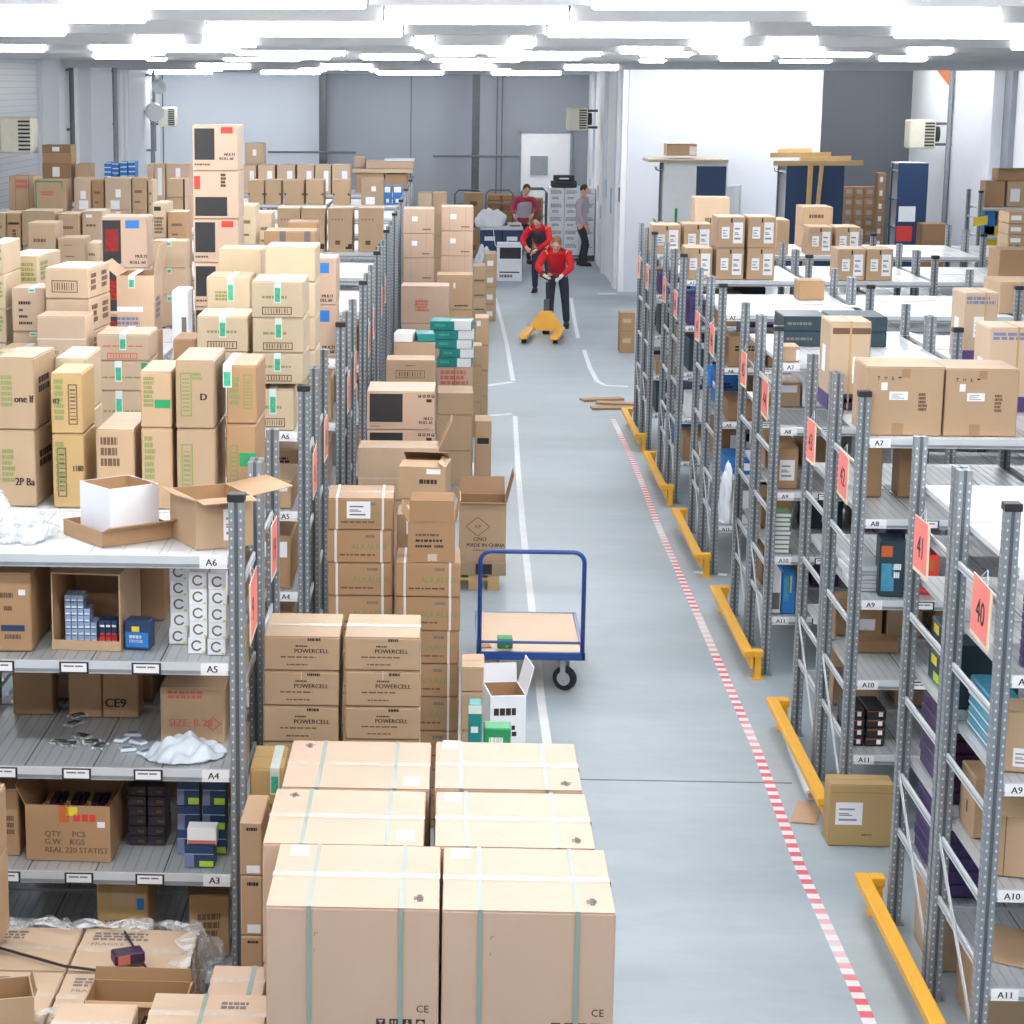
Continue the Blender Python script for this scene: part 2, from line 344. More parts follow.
def S(where, x0, x1, Y, D, base, lv, m='tan', items=(), rz=0, look='', h=None, jit=.6, name='cardboard_box', cat='box', seam=True, fill=True):
    """stack: pixel columns x0..x1 of the front face at distance Y, lv = rows of the top front edges from the top down"""
    ym = sum(lv)/len(lv); A = atY(x0, ym, Y); B = atY(x1, ym, Y); w = B.x-A.x-.004; cx = (A.x+B.x)/2
    z = [atY((x0+x1)/2, y, Y).z for y in lv]
    if h is None: h = (z[0]-z[-1])/(len(z)-1) if len(z) > 1 else z[0]-base
    rem = z[-1]-base
    n = max(1, round(rem/h)) if fill else 1
    edges = z+[z[-1]-rem*(i+1)/n for i in range(n)]
    if len(z) > 1 and n > 1: pass
    out = []; N = len(edges)-1
    for i in range(N):
        hh = edges[i]-edges[i+1]-.003
        mm = m[i % len(m)] if isinstance(m, list) else m
        its = items(i) if callable(items) else items
        lk = look[i % len(look)] if isinstance(look, list) else look
        ps = where if N == 1 else '%s in %s' % (ORD[min(i, 11)], where)
        if lk and lk.split()[0] not in ('with', 'in', 'printed'): lab = '%s %s carton, %s' % (lk, KN.get(mm, mm), ps)
        else: lab = '%s carton%s, %s' % (KN.get(mm, mm), (' '+lk if lk else ''), ps)
        if len(lab.split()) > 16: lab = '%s carton, %s' % (KN.get(mm, mm), ps)
        if len(lab.split()) > 16: lab = 'carton, '+ps
        if len(lab.split()) > 16: print('LONG', lab)
        r = math.radians(rz+R_.uniform(-jit, jit))
        out.append(carton(w, D, hh, (cx+R_.uniform(-.004, .004)*min(1, jit), Y+D/2, edges[i+1]+.0015), mm, its, r, lab, ('cartons of '+where) if N > 1 else None, cat, name, seam))
    return out
def open_box(w, d, h, loc, m, rz=0, flaps=(), items=(), label='', inner='inside', name='open_cardboard_box', t=.006):
    """flaps: list of (side F/B/L/R, length, angle from vertical outward in degrees)"""
    mb = MB()
    mb.box(-w/2, w/2, -d/2, d/2, 0, t, m)
    for a in ((-w/2, w/2, -d/2, -d/2+t), (-w/2, w/2, d/2-t, d/2), (-w/2, -w/2+t, -d/2+t, d/2-t), (w/2-t, w/2, -d/2+t, d/2-t)): mb.box(a[0], a[1], a[2], a[3], t, h, m)
    i = t+.001
    mb.face([(-w/2+i, -d/2+i, i), (w/2-i, -d/2+i, i), (w/2-i, d/2-i, i), (-w/2+i, d/2-i, i)], inner)
    mb.face([(-w/2+i, d/2-i, i), (w/2-i, d/2-i, i), (w/2-i, d/2-i, h), (-w/2+i, d/2-i, h)], inner)
    mb.face([(w/2-i, -d/2+i, i), (w/2-i, -d/2+i, h), (w/2-i, d/2-i, h), (w/2-i, d/2-i, i)], inner)
    mb.face([(-w/2+i, -d/2+i, i), (-w/2+i, d/2-i, i), (-w/2+i, d/2-i, h), (-w/2+i, -d/2+i, h)], inner)
    mb.face([(-w/2+i, -d/2+i, i), (-w/2+i, -d/2+i, h), (w/2-i, -d/2+i, h), (w/2-i, -d/2+i, i)], inner)
    o = mb.build(name, None, loc, rz)
    deco_parts = MB(); deco(deco_parts, o, items, w, d, h)
    if deco_parts.f:
        n = len(mb.v); mb.v += deco_parts.v
        for f, k in zip(deco_parts.f, deco_parts.m): mb.f.append(tuple(j+n for j in f)); mb.m.append(mb.mi(deco_parts.ms[k]))
        me = bpy.data.meshes.new(name); me.from_pydata(mb.v, [], mb.f)
        for q in mb.ms: me.materials.append(MATS[q])
        me.polygons.foreach_set('material_index', mb.m); me.update(); o.data = me
    for sd, ln, ang in flaps:
        a = math.radians(ang); c, s_ = math.cos(a), math.sin(a); fm = MB()
        L2 = (w if sd in 'FB' else d)/2-.004; hi = .82
        def P(q, r_, off):
            # q along the edge, r_ along the flap, off = thickness
            out = r_*s_+off*c; up = r_*c-off*s_
            z = h+up
            if sd == 'F': return (q, -d/2-out, z)
            if sd == 'B': return (-q, d/2+out, z)
            if sd == 'L': return (-w/2-out, -q, z)
            return (w/2+out, q, z)
        vs = [P(-L2, 0, 0), P(L2, 0, 0), P(L2*.97, ln, 0), P(-L2*.97, ln, 0), P(-L2, 0, .005), P(L2, 0, .005), P(L2*.97, ln, .005), P(-L2*.97, ln, .005)]
        fm.add(vs, [(4, 5, 6, 7), (0, 1, 5, 4), (1, 2, 6, 5), (2, 3, 7, 6), (3, 0, 4, 7)], m); fm.add(vs, [(3, 2, 1, 0)], m if m == 'whitecard' else inner)
        fm.build('flap', o)
    tag(o, label, 'box'); return o
# ------------------------------------------------------------------ the setting
WB, XL, XR, CZ = 58.0, -8.0, 11.9, 5.7
def slab(name, x0, x1, y0, y1, z0, z1, m, label=None):
    mb = MB(); mb.box(x0, x1, y0, y1, z0, z1, m); o = mb.build(name); struct(o)
    if label: o['label'] = label
    return o
slab('floor', -9, 13, -1, 59, -.1, 0, 'concrete', 'blue grey polished concrete floor of the warehouse')
jy = atZ(700, 782).y
slab('trim_1', -.6, 2.2, jy, jy+.018, 0, .0015, 'steeldark', 'thin saw-cut joint across the aisle floor')
slab('ceiling', -9, 13, -1, 59, CZ, CZ+.1, 'ceil', 'grey ceiling deck above the strip lights')
px = atY(323, 120, WB).x
slab('wall_back', px, XR+.3, WB, WB+.2, 0, CZ, 'wallgrey', 'mid grey end wall of the hall')
slab('wall_back_left', XL-.3, px, WB, WB+.2, 0, CZ, 'walllight', 'lighter grey panel of the end wall behind the left racks')
slab('wall_left', XL-.2, XL, 2, WB, 0, CZ, 'wallwhite', 'pale left side wall')
slab('wall_right', XR, XR+.2, 2, WB, 0, CZ, 'wallwhite', 'pale right side wall')
BX0 = atY(626, 200, 46).x; BX1 = atY(820, 150, 46).x
slab('wall_block_front', BX0, BX1, 46, 46.2, 0, CZ, 'blockwhite', 'large white wall in front of the end wall')
slab('wall_block_side', BX0-.12, BX0-.002, 46.02, WB, 0, CZ, 'wallwhite', 'white wall running back along the aisle')
slab('wall_alcove', BX1+.5, XR, WB-.6, WB-.01, 0, CZ, 'walldark', 'dark grey wall seen to the right of the white wall')
# pilasters on the side walls
k = 2
for (xa, xb, dp, m) in ((92, 113, .35, 'columngrey'), (130, 150, .2, 'columngrey'), (42, 60, .12, 'columngrey')):
    ya = atX(xa, 150, XL+dp).y; yb = atX(xb, 150, XL+dp).y
    slab('trim_%d' % k, XL, XL+dp, min(ya, yb), max(ya, yb), 0, CZ, m, 'vertical pilaster on the left side wall'); k += 1
for (xa, xb, dp, m) in ((948, 990, .35, 'columngrey'), (990, 1008, .12, 'wallgrey')):
    ya = atX(xa, 150, XR-dp).y; yb = atX(xb, 150, XR-dp).y
    slab('trim_%d' % k, XR-dp, XR, min(ya, yb), max(ya, yb), 0, CZ, m, 'vertical pilaster on the right side wall'); k += 1
for x_, n_ in ((591, 0), (603, 1), (615, 2)):
    y_ = atX(x_, 200, BX0-.19).y
    slab('trim_%d' % k, BX0-.19, BX0-.1, y_, y_+.5, 0, CZ, 'columngrey', 'shallow white rib on the wall beside the aisle'); k += 1
# shutter (roller door) on the left wall, recessed frame
ys = atX(39, 120, XL+.06).y
mb = MB(); mb.box(XL+.003, XL+.06, ys-7, ys, 0, 5.0, 'slats'); mb.box(XL+.003, XL+.14, ys, ys+.12, 0, 5.1, 'columngrey'); mb.box(XL+.003, XL+.22, ys-7, ys+.12, 5.0, 5.3, 'columngrey')
o = mb.build('door_1'); struct(o); o['label'] = 'pale ribbed roller shutter in the left wall'
# white loading door in the back wall
d0 = atY(521, 150, WB); d1 = atY(570, 150, WB); dz = atY(545, 133, WB).z
mb = MB(); mb.box(d0.x, d1.x, WB-.06, WB-.002, 0, dz, 'white', c=.01); mb.box(d0.x-.06, d0.x, WB-.1, WB-.002, 0, dz+.06, 'steel'); mb.box(d1.x, d1.x+.06, WB-.1, WB-.002, 0, dz+.06, 'steel'); mb.box(d0.x-.06, d1.x+.06, WB-.1, WB-.002, dz, dz+.06, 'steel')
mb.box((d0.x+d1.x)/2-.35, (d0.x+d1.x)/2+.35, WB-.075, WB-.06, dz-.28, dz-.12, 'paper')
o = mb.build('door_2'); struct(o); o['label'] = 'white double door at the end of the aisle'
a = atY(530, 175, WB-.1); b = atY(548, 156, WB-.1)
mb = MB(); mb.box(a.x, b.x, WB-.12, WB-.061, a.z, b.z, 'steel'); mb.box(a.x-.03, b.x+.03, WB-.1, WB-.061, a.z-.03, b.z+.03, 'white'); mb.build('window_pane', o)
mb = MB(); mb.box(d0.x+.15, d0.x+.19, WB-.13, WB-.06, 1.0, 1.15, 'steeldark'); mb.build('door_handle', o)
# far dark steel posts and the thin rails across the end wall
for px_, y0, nm in ((323, WB-.4, 'left'), (476, WB-.9, 'right')):
    p = atY(px_, 110, y0); mb = MB()
    mb.box(-.1, .1, -.01, .01, 0, CZ, 'steeldark'); mb.box(-.1, -.085, -.1, .1, 0, CZ, 'steeldark'); mb.box(.085, .1, -.1, .1, 0, CZ, 'steeldark'); mb.box(-.16, .16, -.14, .14, 0, .02, 'steeldark')
    struct(mb.build('trim_%d' % k, None, (p.x, y0, 0)))['label'] = 'dark steel column by the end wall, %s one of two' % nm; k += 1
for (xa, xb, yy, y0) in ((268, 356, 152, WB-.65), (433, 520, 156, WB-1.2)):
    p = atY(xa, yy, y0); q_ = atY(xb, yy, y0); mb = MB(); mb.tube([p, (q_.x, y0, p.z)], .03, 'steeldark', 8)
    for t in (.2, .8): xx = p.x+(q_.x-p.x)*t; mb.tube([(xx, y0, p.z), (xx, WB, p.z)], .02, 'steeldark', 6)
    struct(mb.build('trim_%d' % k))['label'] = 'thin dark rail across the end wall'; k += 1
# seams in the end wall
for xx in (163, 411, 502, 497):
    p = atY(xx, 120, WB); mb = MB(); mb.box(p.x-.015, p.x+.015, WB-.015, WB-.002, 0, CZ, 'steeldark'); struct(mb.build('trim_%d' % k)); k += 1
# downpipes on the left wall
for i, (xx, r, m) in enumerate(((73, .05, 'steeldark'), (76, .07, 'white'), (85, .09, 'white'), (91, .04, 'steeldark'), (116, .06, 'steel'), (121, .06, 'white'), (127, .07, 'white'), (153, .06, 'steel'))):
    Y = atX(xx, 150, XL+.12).y; mb = MB(); mb.tube([(XL+.12, Y, 0), (XL+.12, Y, CZ)], r, m, 10)
    for z in (1.5, 3.4, 4.6): mb.box(XL, XL+.12, Y-.02, Y+.02, z, z+.05, 'steeldark')
    tag(mb.build('wall_pipe'), '%s vertical pipe on the left wall, number %d counted from the roller shutter' % ('white' if m == 'white' else 'grey', i+1), 'pipe', 'pipes up the left wall')
Y = atX(948, 150, XR-.42).y
mb = MB(); mb.tube([(XR-.42, Y, 0), (XR-.42, Y, CZ)], .06, 'steel', 10); mb.box(XR-.42, XR-.3, Y-.03, Y+.03, 3, 3.06, 'steel'); tag(mb.build('wall_pipe'), 'grey vertical pipe in front of the right wall pilaster', 'pipe')
# timber triangle high on the right wall
p0 = atX(928, 63, XR-.3); p1 = atX(948, 85, XR-.3)
mb = MB(); pts = [(XR-.3, p0.y, p0.z+.1), (XR-.3, p1.y, p0.z+.1), (XR-.3, p1.y, p1.z)]; pt2 = [(XR-.002, p[1], p[2]) for p in pts]
mb.add(pts+pt2, [(0, 1, 2), (5, 4, 3), (0, 3, 4, 1), (1, 4, 5, 2), (2, 5, 3, 0)], 'orange'); tag(mb.build('timber_bracket'), 'orange brown timber bracket under the ceiling on the right wall', 'bracket')
# cable conduit under the lights, upper right
p = atY(822, 64, 45); q_ = atY(935, 66, 45); mb = MB(); mb.tube([p, (q_.x, 45, p.z)], .04, 'steel', 8); mb.tube([(p.x+.3, 45, p.z), (p.x+.3, 45, CZ)], .02, 'steel', 6); mb.tube([(q_.x-.3, 45, p.z), (q_.x-.3, 45, CZ)], .02, 'steel', 6)
tag(mb.build('conduit'), 'thin pale conduit hanging in front of the dark alcove wall', 'conduit')

# wall heaters
def heater(pc, axis, sgn, s, label):
    o = empty('air_heater', pc, 0 if axis == 'x' else 0)
    tag(o, label, 'heater', 'air heaters on the walls')
    mb = MB(); mb.box(-s*.5, s*.5, -s*.5, s*.5, -s*.55, s*.55, 'heater', c=.03); b = mb.build('body', o)
    mb = MB()
    for i in range(8):
        z = -s*.45+i*s*.12; mb.box(s*.5-.42*s, s*.5-.06*s, -s*.5-.02, -s*.5+.001, z, z+.06*s, 'grille')
    mb.build('grille', o)
    mb = MB(); mb.tube([(sgn*-s*.5, 0, s*.4), (sgn*-s*1.0, 0, s*.4)], .03, 'steeldark', 8); mb.tube([(sgn*-s*.5, 0, -s*.4), (sgn*-s*1.0, 0, -s*.4)], .03, 'steeldark', 8)
    mb.build('bracket', o)
    mb = MB(); mb.tube([(sgn*-s*.5, 0, 0), (sgn*-s*.72, 0, 0)], s*.3, 'grille', 14); mb.build('fan', o)
for (x_, y_, X, axis, sg, s, lb) in ((19, 135, XL+.6, 'x', 1, .55, 'cream air heater with black grille beside the roller shutter'), (168, 117, XL+.55, 'x', 1, .45, 'cream air heater in the far left corner by the white machine'),
                                   (577, 119, BX0-.7, 'x', -1, .5, 'cream air heater on the white wall beside the aisle door'), (920, 134, XR-.75, 'x', -1, .62, 'grey air heater with slotted front on the right wall')):
    p = atX(x_, y_, X) if abs(x_-458) > 100 and x_ != 577 else atX(x_, y_, X)
    heater((X, p.y, p.z), axis, sg, s, lb)
p = atX(152, 115, XL+.35)
o = empty('wall_fan', (XL+.4, p.y, p.z)); tag(o, 'white bracketed fan assembly in the far left corner above the cartons', 'fan')
mb = MB(); mb.tube([(0, 0, -.9), (0, 0, 1.1)], .05, 'steel', 8); mb.box(-.4, 0, -.03, .03, -.9, -.84, 'steel'); mb.box(-.4, 0, -.03, .03, .95, 1.01, 'steel'); mb.build('pole', o)
mb = MB(); mb.tube([(0, -.1, .1), (.1, -.35, .05)], .22, 'white', 12); mb.tube([(.15, -.1, .7), (.25, -.3, .75)], [.2, .1], 'white', 12); mb.build('fan_head', o)

# ------------------------------------------------------------------ ceiling light rows
LR = [(12.3, 9, [(73, 366), (592, 892)]), (15.0, 24, [(-160, 145), (385, 568), (813, 995)]), (18.7, 37, [(-60, 65), (208, 402), (548, 745), (895, 1090)]),
      (22.6, 48, [(137, 183), (206, 256), (414, 434), (510, 533), (692, 738), (767, 814), (1012, 1060)]), (25.8, 53, [(-30, 45), (93, 237), (425, 520), (620, 680), (700, 822), (908, 950)]),
      (29.2, 56, [(125, 165), (236, 345), (435, 475), (488, 600), (640, 690), (780, 868)]), (33, 60, [(95, 147), (262, 330), (362, 420), (500, 580), (720, 770), (880, 925)]),
      (37.2, 62, [(147, 166), (225, 300), (432, 520), (640, 664), (780, 830)]), (43.7, 70, [(198, 250), (322, 372), (442, 495), (565, 617)]), (50, 72, [(205, 222), (300, 326), (370, 377), (492, 510)]), (55.3, 75, [(146, 212), (262, 320), (377, 443), (492, 560)])]
EN = 17
def lit(x0, x1, Y, z, lb, W=.13):
    o = empty('strip_light', ((x0+x1)/2, Y, z)); w = x1-x0
    tag(o, lb, 'strip light', 'white strip lights under the ceiling')
    mb = MB(); mb.box(-w/2, w/2, -.05, .05, .105, .13, 'trunk'); mb.build('housing', o)
    mb = MB(); mb.box(-w/2, w/2, -W/2, W/2, 0, .104, 'lamp', c=.015); mb.build('diffuser', o)
    mb = MB()
    mb.tube([(-w*.3, 0, .13), (-w*.3, 0, CZ-z)], .006, 'trunk', 5); mb.build('hanger_rod', o)
    mb = MB(); mb.tube([(w*.3, 0, .13), (w*.3, 0, CZ-z)], .006, 'trunk', 5); mb.build('hanger_rod', o)
    la = bpy.data.lights.new('strip_lamp', 'AREA'); la.shape = 'RECTANGLE'; la.size = w; la.size_y = .12; la.energy = EN*w; la.color = (.97, .985, 1)
    lo = bpy.data.objects.new('lamp', la); COL.objects.link(lo); lo.parent = o; lo.location = (0, 0, -.012)
on = ['nearest', 'second', 'third', 'fourth', 'fifth', 'sixth', 'seventh', 'eighth', 'ninth', 'tenth', 'farthest']
cn = ['leftmost', 'second from the left', 'third from the left', 'fourth from the left', 'fifth from the left', 'sixth from the left', 'seventh from the left']
for i, (Y, b, iv) in enumerate(LR):
    z = atY(480, b, Y).z
    xa = atY(-170, b, Y).x; xb = atY(1150, b, Y).x
    xa = max(xa, XL); xb = min(xb, XR)
    if Y > 46: xb = BX0-.2
    th = .12 if i < 4 else .1
    ivw = sorted((max(atY(u[0], b, Y).x, xa), min(atY(u[1], b, Y).x, xb)) for u in iv if atY(u[0], b, Y).x < xb)
    mb = MB(); mb.box(xa, xb, Y-.03, Y+.05, z+.131, z+.19, 'trunk')
    q0 = xa
    for (u0, u1) in ivw+[(xb, xb)]:
        if u0-q0 > .12: mb.box(q0+.02, u0-.02, Y-.045, Y+.02, z+.02, z+.132, 'trunk')
        q0 = u1
    n = int((xb-xa)/3)
    for j in range(n+1):
        xx = xa+.7+j*3
        if xx < xb-.1: mb.box(xx, xx+.05, Y-.01, Y+.02, z+.185, CZ, 'trunk')
    struct(mb.build('trim_%d' % (k+i)))['label'] = 'white trunking that carries a row of strip lights'
    iv = [v for v in iv if atY(v[0], b, Y).x < xb]
    for j, (u0, u1) in enumerate(iv):
        x0 = atY(u0, b, Y).x; x1 = min(atY(u1, b, Y).x, xb)
        lit(x0, x1, Y, z, 'white strip light, %s in the %s visible row under the ceiling' % (cn[j], on[i]))
k += 20
for j, Y in enumerate((48.5, 51.5, 54.5)): lit(8.7, 11.2, Y, 5.45, 'added unseen strip light high in the far right alcove, %s of three' % ['nearest', 'middle', 'farthest'][j])  # unseen lamps, added because the alcove came out too dark
for j, X in enumerate((4.2, 6.4, 8.6)): lit(X, X+1.9, 44.3, 5.15, 'added hidden strip light washing the white wall, %s of three' % ['left', 'middle', 'right'][j])  # extra lamps kept out of sight, added to brighten the white wall
for Y in (9.0, 6, 3.0):
    for j, X in enumerate((-4.4, -1.6, 1.2, 4.0)):
        lit(X, X+1.7, Y, 4.95, 'white strip light before the first shelving, %s of the %s row' % (cn[j], {9.0: 'third', 6: 'second', 3.0: 'first'}[Y]))

# ------------------------------------------------------------------ shelving
LV = [2.38, 1.90, 1.41, .92, .455]
RD = .93
def post_mesh(cap, ht=2.64):
    mb = MB()
    for s in (-1, 1): mb.box(s*.0205-.0125, s*.0205+.0125, 0, .06, 0, ht, 'steel', c=.002)
    mb.box(-.009, .009, .006, .056, 0, ht, 'steeldark'); mb.box(-.05, .05, -.01, .07, 0, .006, 'steel')
    z = .06
    while z < ht-.04:
        for s in (-1, 1):
            q = .0055
            for cx_ in (s*.0205,): mb.face([(cx_-q, -.0008, z), (cx_, -.0008, z-.008), (cx_+q, -.0008, z), (cx_, -.0008, z+.008)], 'hole')  # perforations as pale diamonds, the channel's lit inside put into their colour
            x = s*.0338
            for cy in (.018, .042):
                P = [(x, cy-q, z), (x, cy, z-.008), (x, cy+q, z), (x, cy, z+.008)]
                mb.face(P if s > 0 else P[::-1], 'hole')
        z += .04
    if cap: mb.box(-.038, .038, -.006, .066, 2.62, 2.655, 'black', c=.003)
    return mb
PM = post_mesh(False).build('post'); PC = post_mesh(True).build('post')
PL_ = post_mesh(False, 2.325).build('post'); PSd = PL_.data; bpy.data.objects.remove(PL_); PMd, PCd = PM.data, PC.data; bpy.data.objects.remove(PM); bpy.data.objects.remove(PC)
def shelf_mesh(top=False):
    mb = MB(); w = 1.3
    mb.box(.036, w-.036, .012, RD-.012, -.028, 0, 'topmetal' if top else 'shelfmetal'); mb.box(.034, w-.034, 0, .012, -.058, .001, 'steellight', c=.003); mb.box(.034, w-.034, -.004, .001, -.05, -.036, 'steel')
    mb.box(.034, w-.034, RD-.012, RD, -.058, .001, 'steellight')
    for i in range(0 if top else 24):
        x = .07+i*.05; mb.box(x, x+.008, .03, RD-.03, 0, .0012, 'rib')
    for i in (1, 2, 3): mb.box(.036+i*.307, .036+i*.307+.006, .013, RD-.013, .0002, .0016, 'topseam' if top else 'steeldark')
    if top:
        for i in range(12): mb.box(.09+i*.1, .093+i*.1, .03, RD-.03, 0, .0008, 'topseam')
    return mb
sm = shelf_mesh().build('shelf'); SMd = sm.data; bpy.data.objects.remove(sm)
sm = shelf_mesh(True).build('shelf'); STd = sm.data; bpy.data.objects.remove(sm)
mb = MB(); mb.box(-.012, .002, .06, RD-.06, -.02, .02, 'steellight', c=.002); mb.box(-.014, -.012, .06, RD-.06, -.003, .003, 'steel'); fm_ = mb.build('frame_rung'); FMd = fm_.data; bpy.data.objects.remove(fm_)
mb = MB(); mb.bar((-.018, RD-.05, .84), (-.018, .04, .2), .006, .035, 'steellight'); fm_ = mb.build('diagonal_brace'); DGd = fm_.data; bpy.data.objects.remove(fm_)
TAGC = {}
def tag_mesh(t, frame_):
    key = (t, frame_)
    if key in TAGC: return TAGC[key]
    mb = MB()
    if frame_:
        mb.box(-.065, .065, -.003, 0, -.026, .026, 'black'); mb.box(-.056, .056, -.005, -.003, -.019, .02, 'paper')
        for a, b in ((-.045, 0), (.005, .04)): mb.face([(a, -.0056, .004), (b, -.0056, .004), (b, -.0056, .011), (a, -.0056, .011)], 'inkgrey')
    else:
        mb.box(-.06, .06, -.003, 0, -.026, .028, 'paper'); put_text(mb, t, (-.034, -.0036, -.013), Vector((1, 0, 0)), Vector((0, 0, 1)), .03, 'ink', bold=.002)
    o = mb.build('shelf_label'); TAGC[key] = o.data; bpy.data.objects.remove(o); return TAGC[key]
def rack(X, Y, side, nb, label, tags=None, full=99, group=None, cap=True):
    o = empty('shelving_unit', (X, Y, 0)); tag(o, label, 'shelving', group)
    for b in range(nb+1):
        for f in (0, 1):
            p = link('post', (PSd if (side < 0 and b > 0) else PCd if (cap and f == 0) else PMd), o, (side*(b*1.3+.034), 0 if f == 0 else RD-.06, 0))
        if b == 0:
            for z in (2.19, 1.70, 1.25, .83, .53): link('frame_rung', FMd, o, (side*.034, 0, z))
            link('diagonal_brace', DGd, o, (side*.034, 0, 0))
    for b in range(nb):
        for li, z in enumerate(LV):
            if b >= full and li > 1: continue
            x0 = side*(b*1.3+.034)
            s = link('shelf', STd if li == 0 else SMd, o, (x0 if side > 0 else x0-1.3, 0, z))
            if tags and b == 0:
                xe = .1 if side > 0 else 1.2
                link('shelf_label', tag_mesh(tags[li], False), s, (xe, -.001, -.029))
                if li > 0:
                    for dx in (.3, .62, .95): link('tag_holder', tag_mesh('', True), s, (xe+side*dx if side > 0 else 1.3-.1-dx, -.001, -.03))
    return o
NY = lambda n: 8.98+3.36*n
RB = [1, 2, 2, 3, 3, 4]; LBn = [2, 2, 2, 3, 3, 4, 5, 5, 5, 5]
LX = [-.90, -.845, -.81, -.79, -.79, -.8, -.8, -.8, -.8, -.8]
nm = ['nearest the camera', 'second from the camera', 'third from the camera', 'fourth from the camera', 'fifth from the camera', 'sixth from the camera', 'seventh from the camera', 'eighth from the camera', 'ninth from the camera', 'farthest from the camera']
for n in range(6):
    rack(2.35, NY(n), 1, RB[n], 'grey steel shelving right of the aisle, pair %s, front half' % nm[n], ['A7', 'A8', 'A9', 'A10', 'A11'], group='shelving units right of the aisle')
    rack(2.35, NY(n)+.96, 1, RB[n], 'grey steel shelving right of the aisle, pair %s, rear half' % nm[n], None, group='shelving units right of the aisle', cap=False)
for n in range(10):
    rack(LX[n], NY(n), -1, LBn[n], 'grey steel shelving left of the aisle, pair %s, front half' % nm[n], ['A6', 'A5', 'A4', 'A3', 'A2'] if n < 4 else None, full=99 if n < 2 else 1, group='shelving units left of the aisle')
    rack(LX[n], NY(n)+.96, -1, LBn[n], 'grey steel shelving left of the aisle, pair %s, rear half' % nm[n], None, full=99 if n < 1 else 1, group='shelving units left of the aisle', cap=False)
# pink row numbers hung on the aisle ends
def sign(X, Y, z, t, side, lb, tilt=0):
    o = empty('row_sign', (X, Y, z)); tag(o, lb, 'sign', 'pink row number signs'); o.rotation_euler = (tilt, 0, 0)
    mb = MB(); w, h = .34, .28
    mb.box(-.002, .002, -w/2, w/2, -h/2, h/2, 'signcream')
    x = -.0026*side; y0, y1 = (-w/2+.035, w/2) if side > 0 else (-w/2+.035, w/2)
    P = [(x, y0, -h/2+.02), (x, y1-.004, -h/2+.02), (x, y1-.004, h/2-.004), (x, y0, h/2-.004)]
    mb.face(P[::-1] if side > 0 else P, 'signpink')
    put_text(mb, t, (x*1.4, (.085 if side > 0 else -.085), -.055), Vector((0, -1 if side > 0 else 1, 0)), Vector((0, 0, 1)), .11, 'ink', bold=.006)
    mb.build('card', o)
    mb = MB(); mb.tube([(0, -.08, h/2), (.008*side, -.03, h/2+.06), (0, .06, h/2)], .002, 'white', 5); mb.build('string', o)
for n in range(6):
    sign(2.335, NY(n)+.24+.06*(n % 2), 2.12-.02*(n % 3), str(40+2*n), 1, 'pink row sign on the front half of the right shelving pair %s' % nm[n], .04)
    sign(2.335, NY(n)+1.48, 2.14-.03*(n % 2), str(41+2*n), 1, 'pink row sign on the rear half of the right shelving pair %s' % nm[n], -.03)
for n in range(5):
    sign(LX[n]+.015, NY(n)+.25, 2.1, str(9-n), -1, 'pink row sign on the front half of the left shelving pair %s' % nm[n], .04)
    sign(LX[n]+.015, NY(n)+1.35, 2.12, str(19-n), -1, 'pink row sign on the rear half of the left shelving pair %s' % nm[n], -.04)
# yellow guards
for n in range(6):
    o = empty('rack_guard', (2.2, NY(n)-.12, 0)); tag(o, 'yellow steel guard rail on the floor at the right shelving pair %s' % nm[n], 'guard rail', 'yellow guard rails'); L_ = 2.15
    mb = MB(); mb.box(0, .075, 0, L_, .17, .22, 'guard', c=.006); mb.box(.055, .075, 0, L_, .08, .17, 'guard'); mb.build('rail', o)
    for yy in (0, L_-.09):
        mb = MB(); mb.box(.075, .15, yy, yy+.09, .17, .22, 'guard', c=.004); mb.box(.09, .14, yy+.005, yy+.085, 0, .172, 'guard', c=.004); mb.box(.07, .16, yy-.01, yy+.1, 0, .008, 'guard'); mb.build('foot', o)
# floor markings
def strip(name, pts, w, m, label, z=.002):
    mb = MB(); n = len(pts); L1 = []; R1 = []
    for i, p in enumerate(pts):
        a = pts[max(i-1, 0)]; b = pts[min(i+1, n-1)]; t = Vector((b[0]-a[0], b[1]-a[1])).normalized(); nn = Vector((-t.y, t.x))*w/2
        L1.append((p[0]+nn.x, p[1]+nn.y, z)); R1.append((p[0]-nn.x, p[1]-nn.y, z))
    for i in range(n-1): mb.face([R1[i], R1[i+1], L1[i+1], L1[i]], m)
    o = mb.build(name); tag(o, label, 'floor tape', 'floor marking tapes'); return o
def zp(*a): return [(atZ(x, y).x, atZ(x, y).y) for x, y in a]
hp = zp((876, 1040), (862, 1004), (800, 867), (757, 750), (700, 620), (660, 530), (635, 465), (613, 419))
strip('hazard_tape', hp, .065, 'hazard', 'red and white striped tape running along the right side of the aisle')
strip('floor_line', zp((549, 755), (541, 700), (531, 600), (523, 530), (518, 470), (515, 416)), .062, 'tapeline', 'white floor line running past the blue trolley, with wavy edges')
strip('floor_line', zp((513, 381), (507, 345), (501, 320), (495, 298)), .07, 'tapeline', 'white floor line farther up the left side of the aisle')
strip('floor_line', zp((512, 414), (484, 416)), .12, 'tapeline', 'short white floor line crossing left from the end of the near line')
strip('floor_line', zp((512, 382), (484, 386)), .14, 'tapeline', 'short white floor line crossing left at the foot of the far line')
strip('floor_line', zp((571, 298), (574, 318), (578, 338)), .07, 'tapeline', 'short white floor line right of the workers')
strip('floor_line', zp((584, 350), (590, 368), (597, 381), (604, 385)), .07, 'tapeline', 'curved white floor line near the right shelving')
strip('floor_line', zp((604, 385.5), (628, 386.5)), .1, 'tapeline', 'white floor line joining the curved line to the right shelving')
strip('floor_line', zp((598, 294), (616, 294)), .2, 'tapeline', 'white floor dash beside the white wall corner')
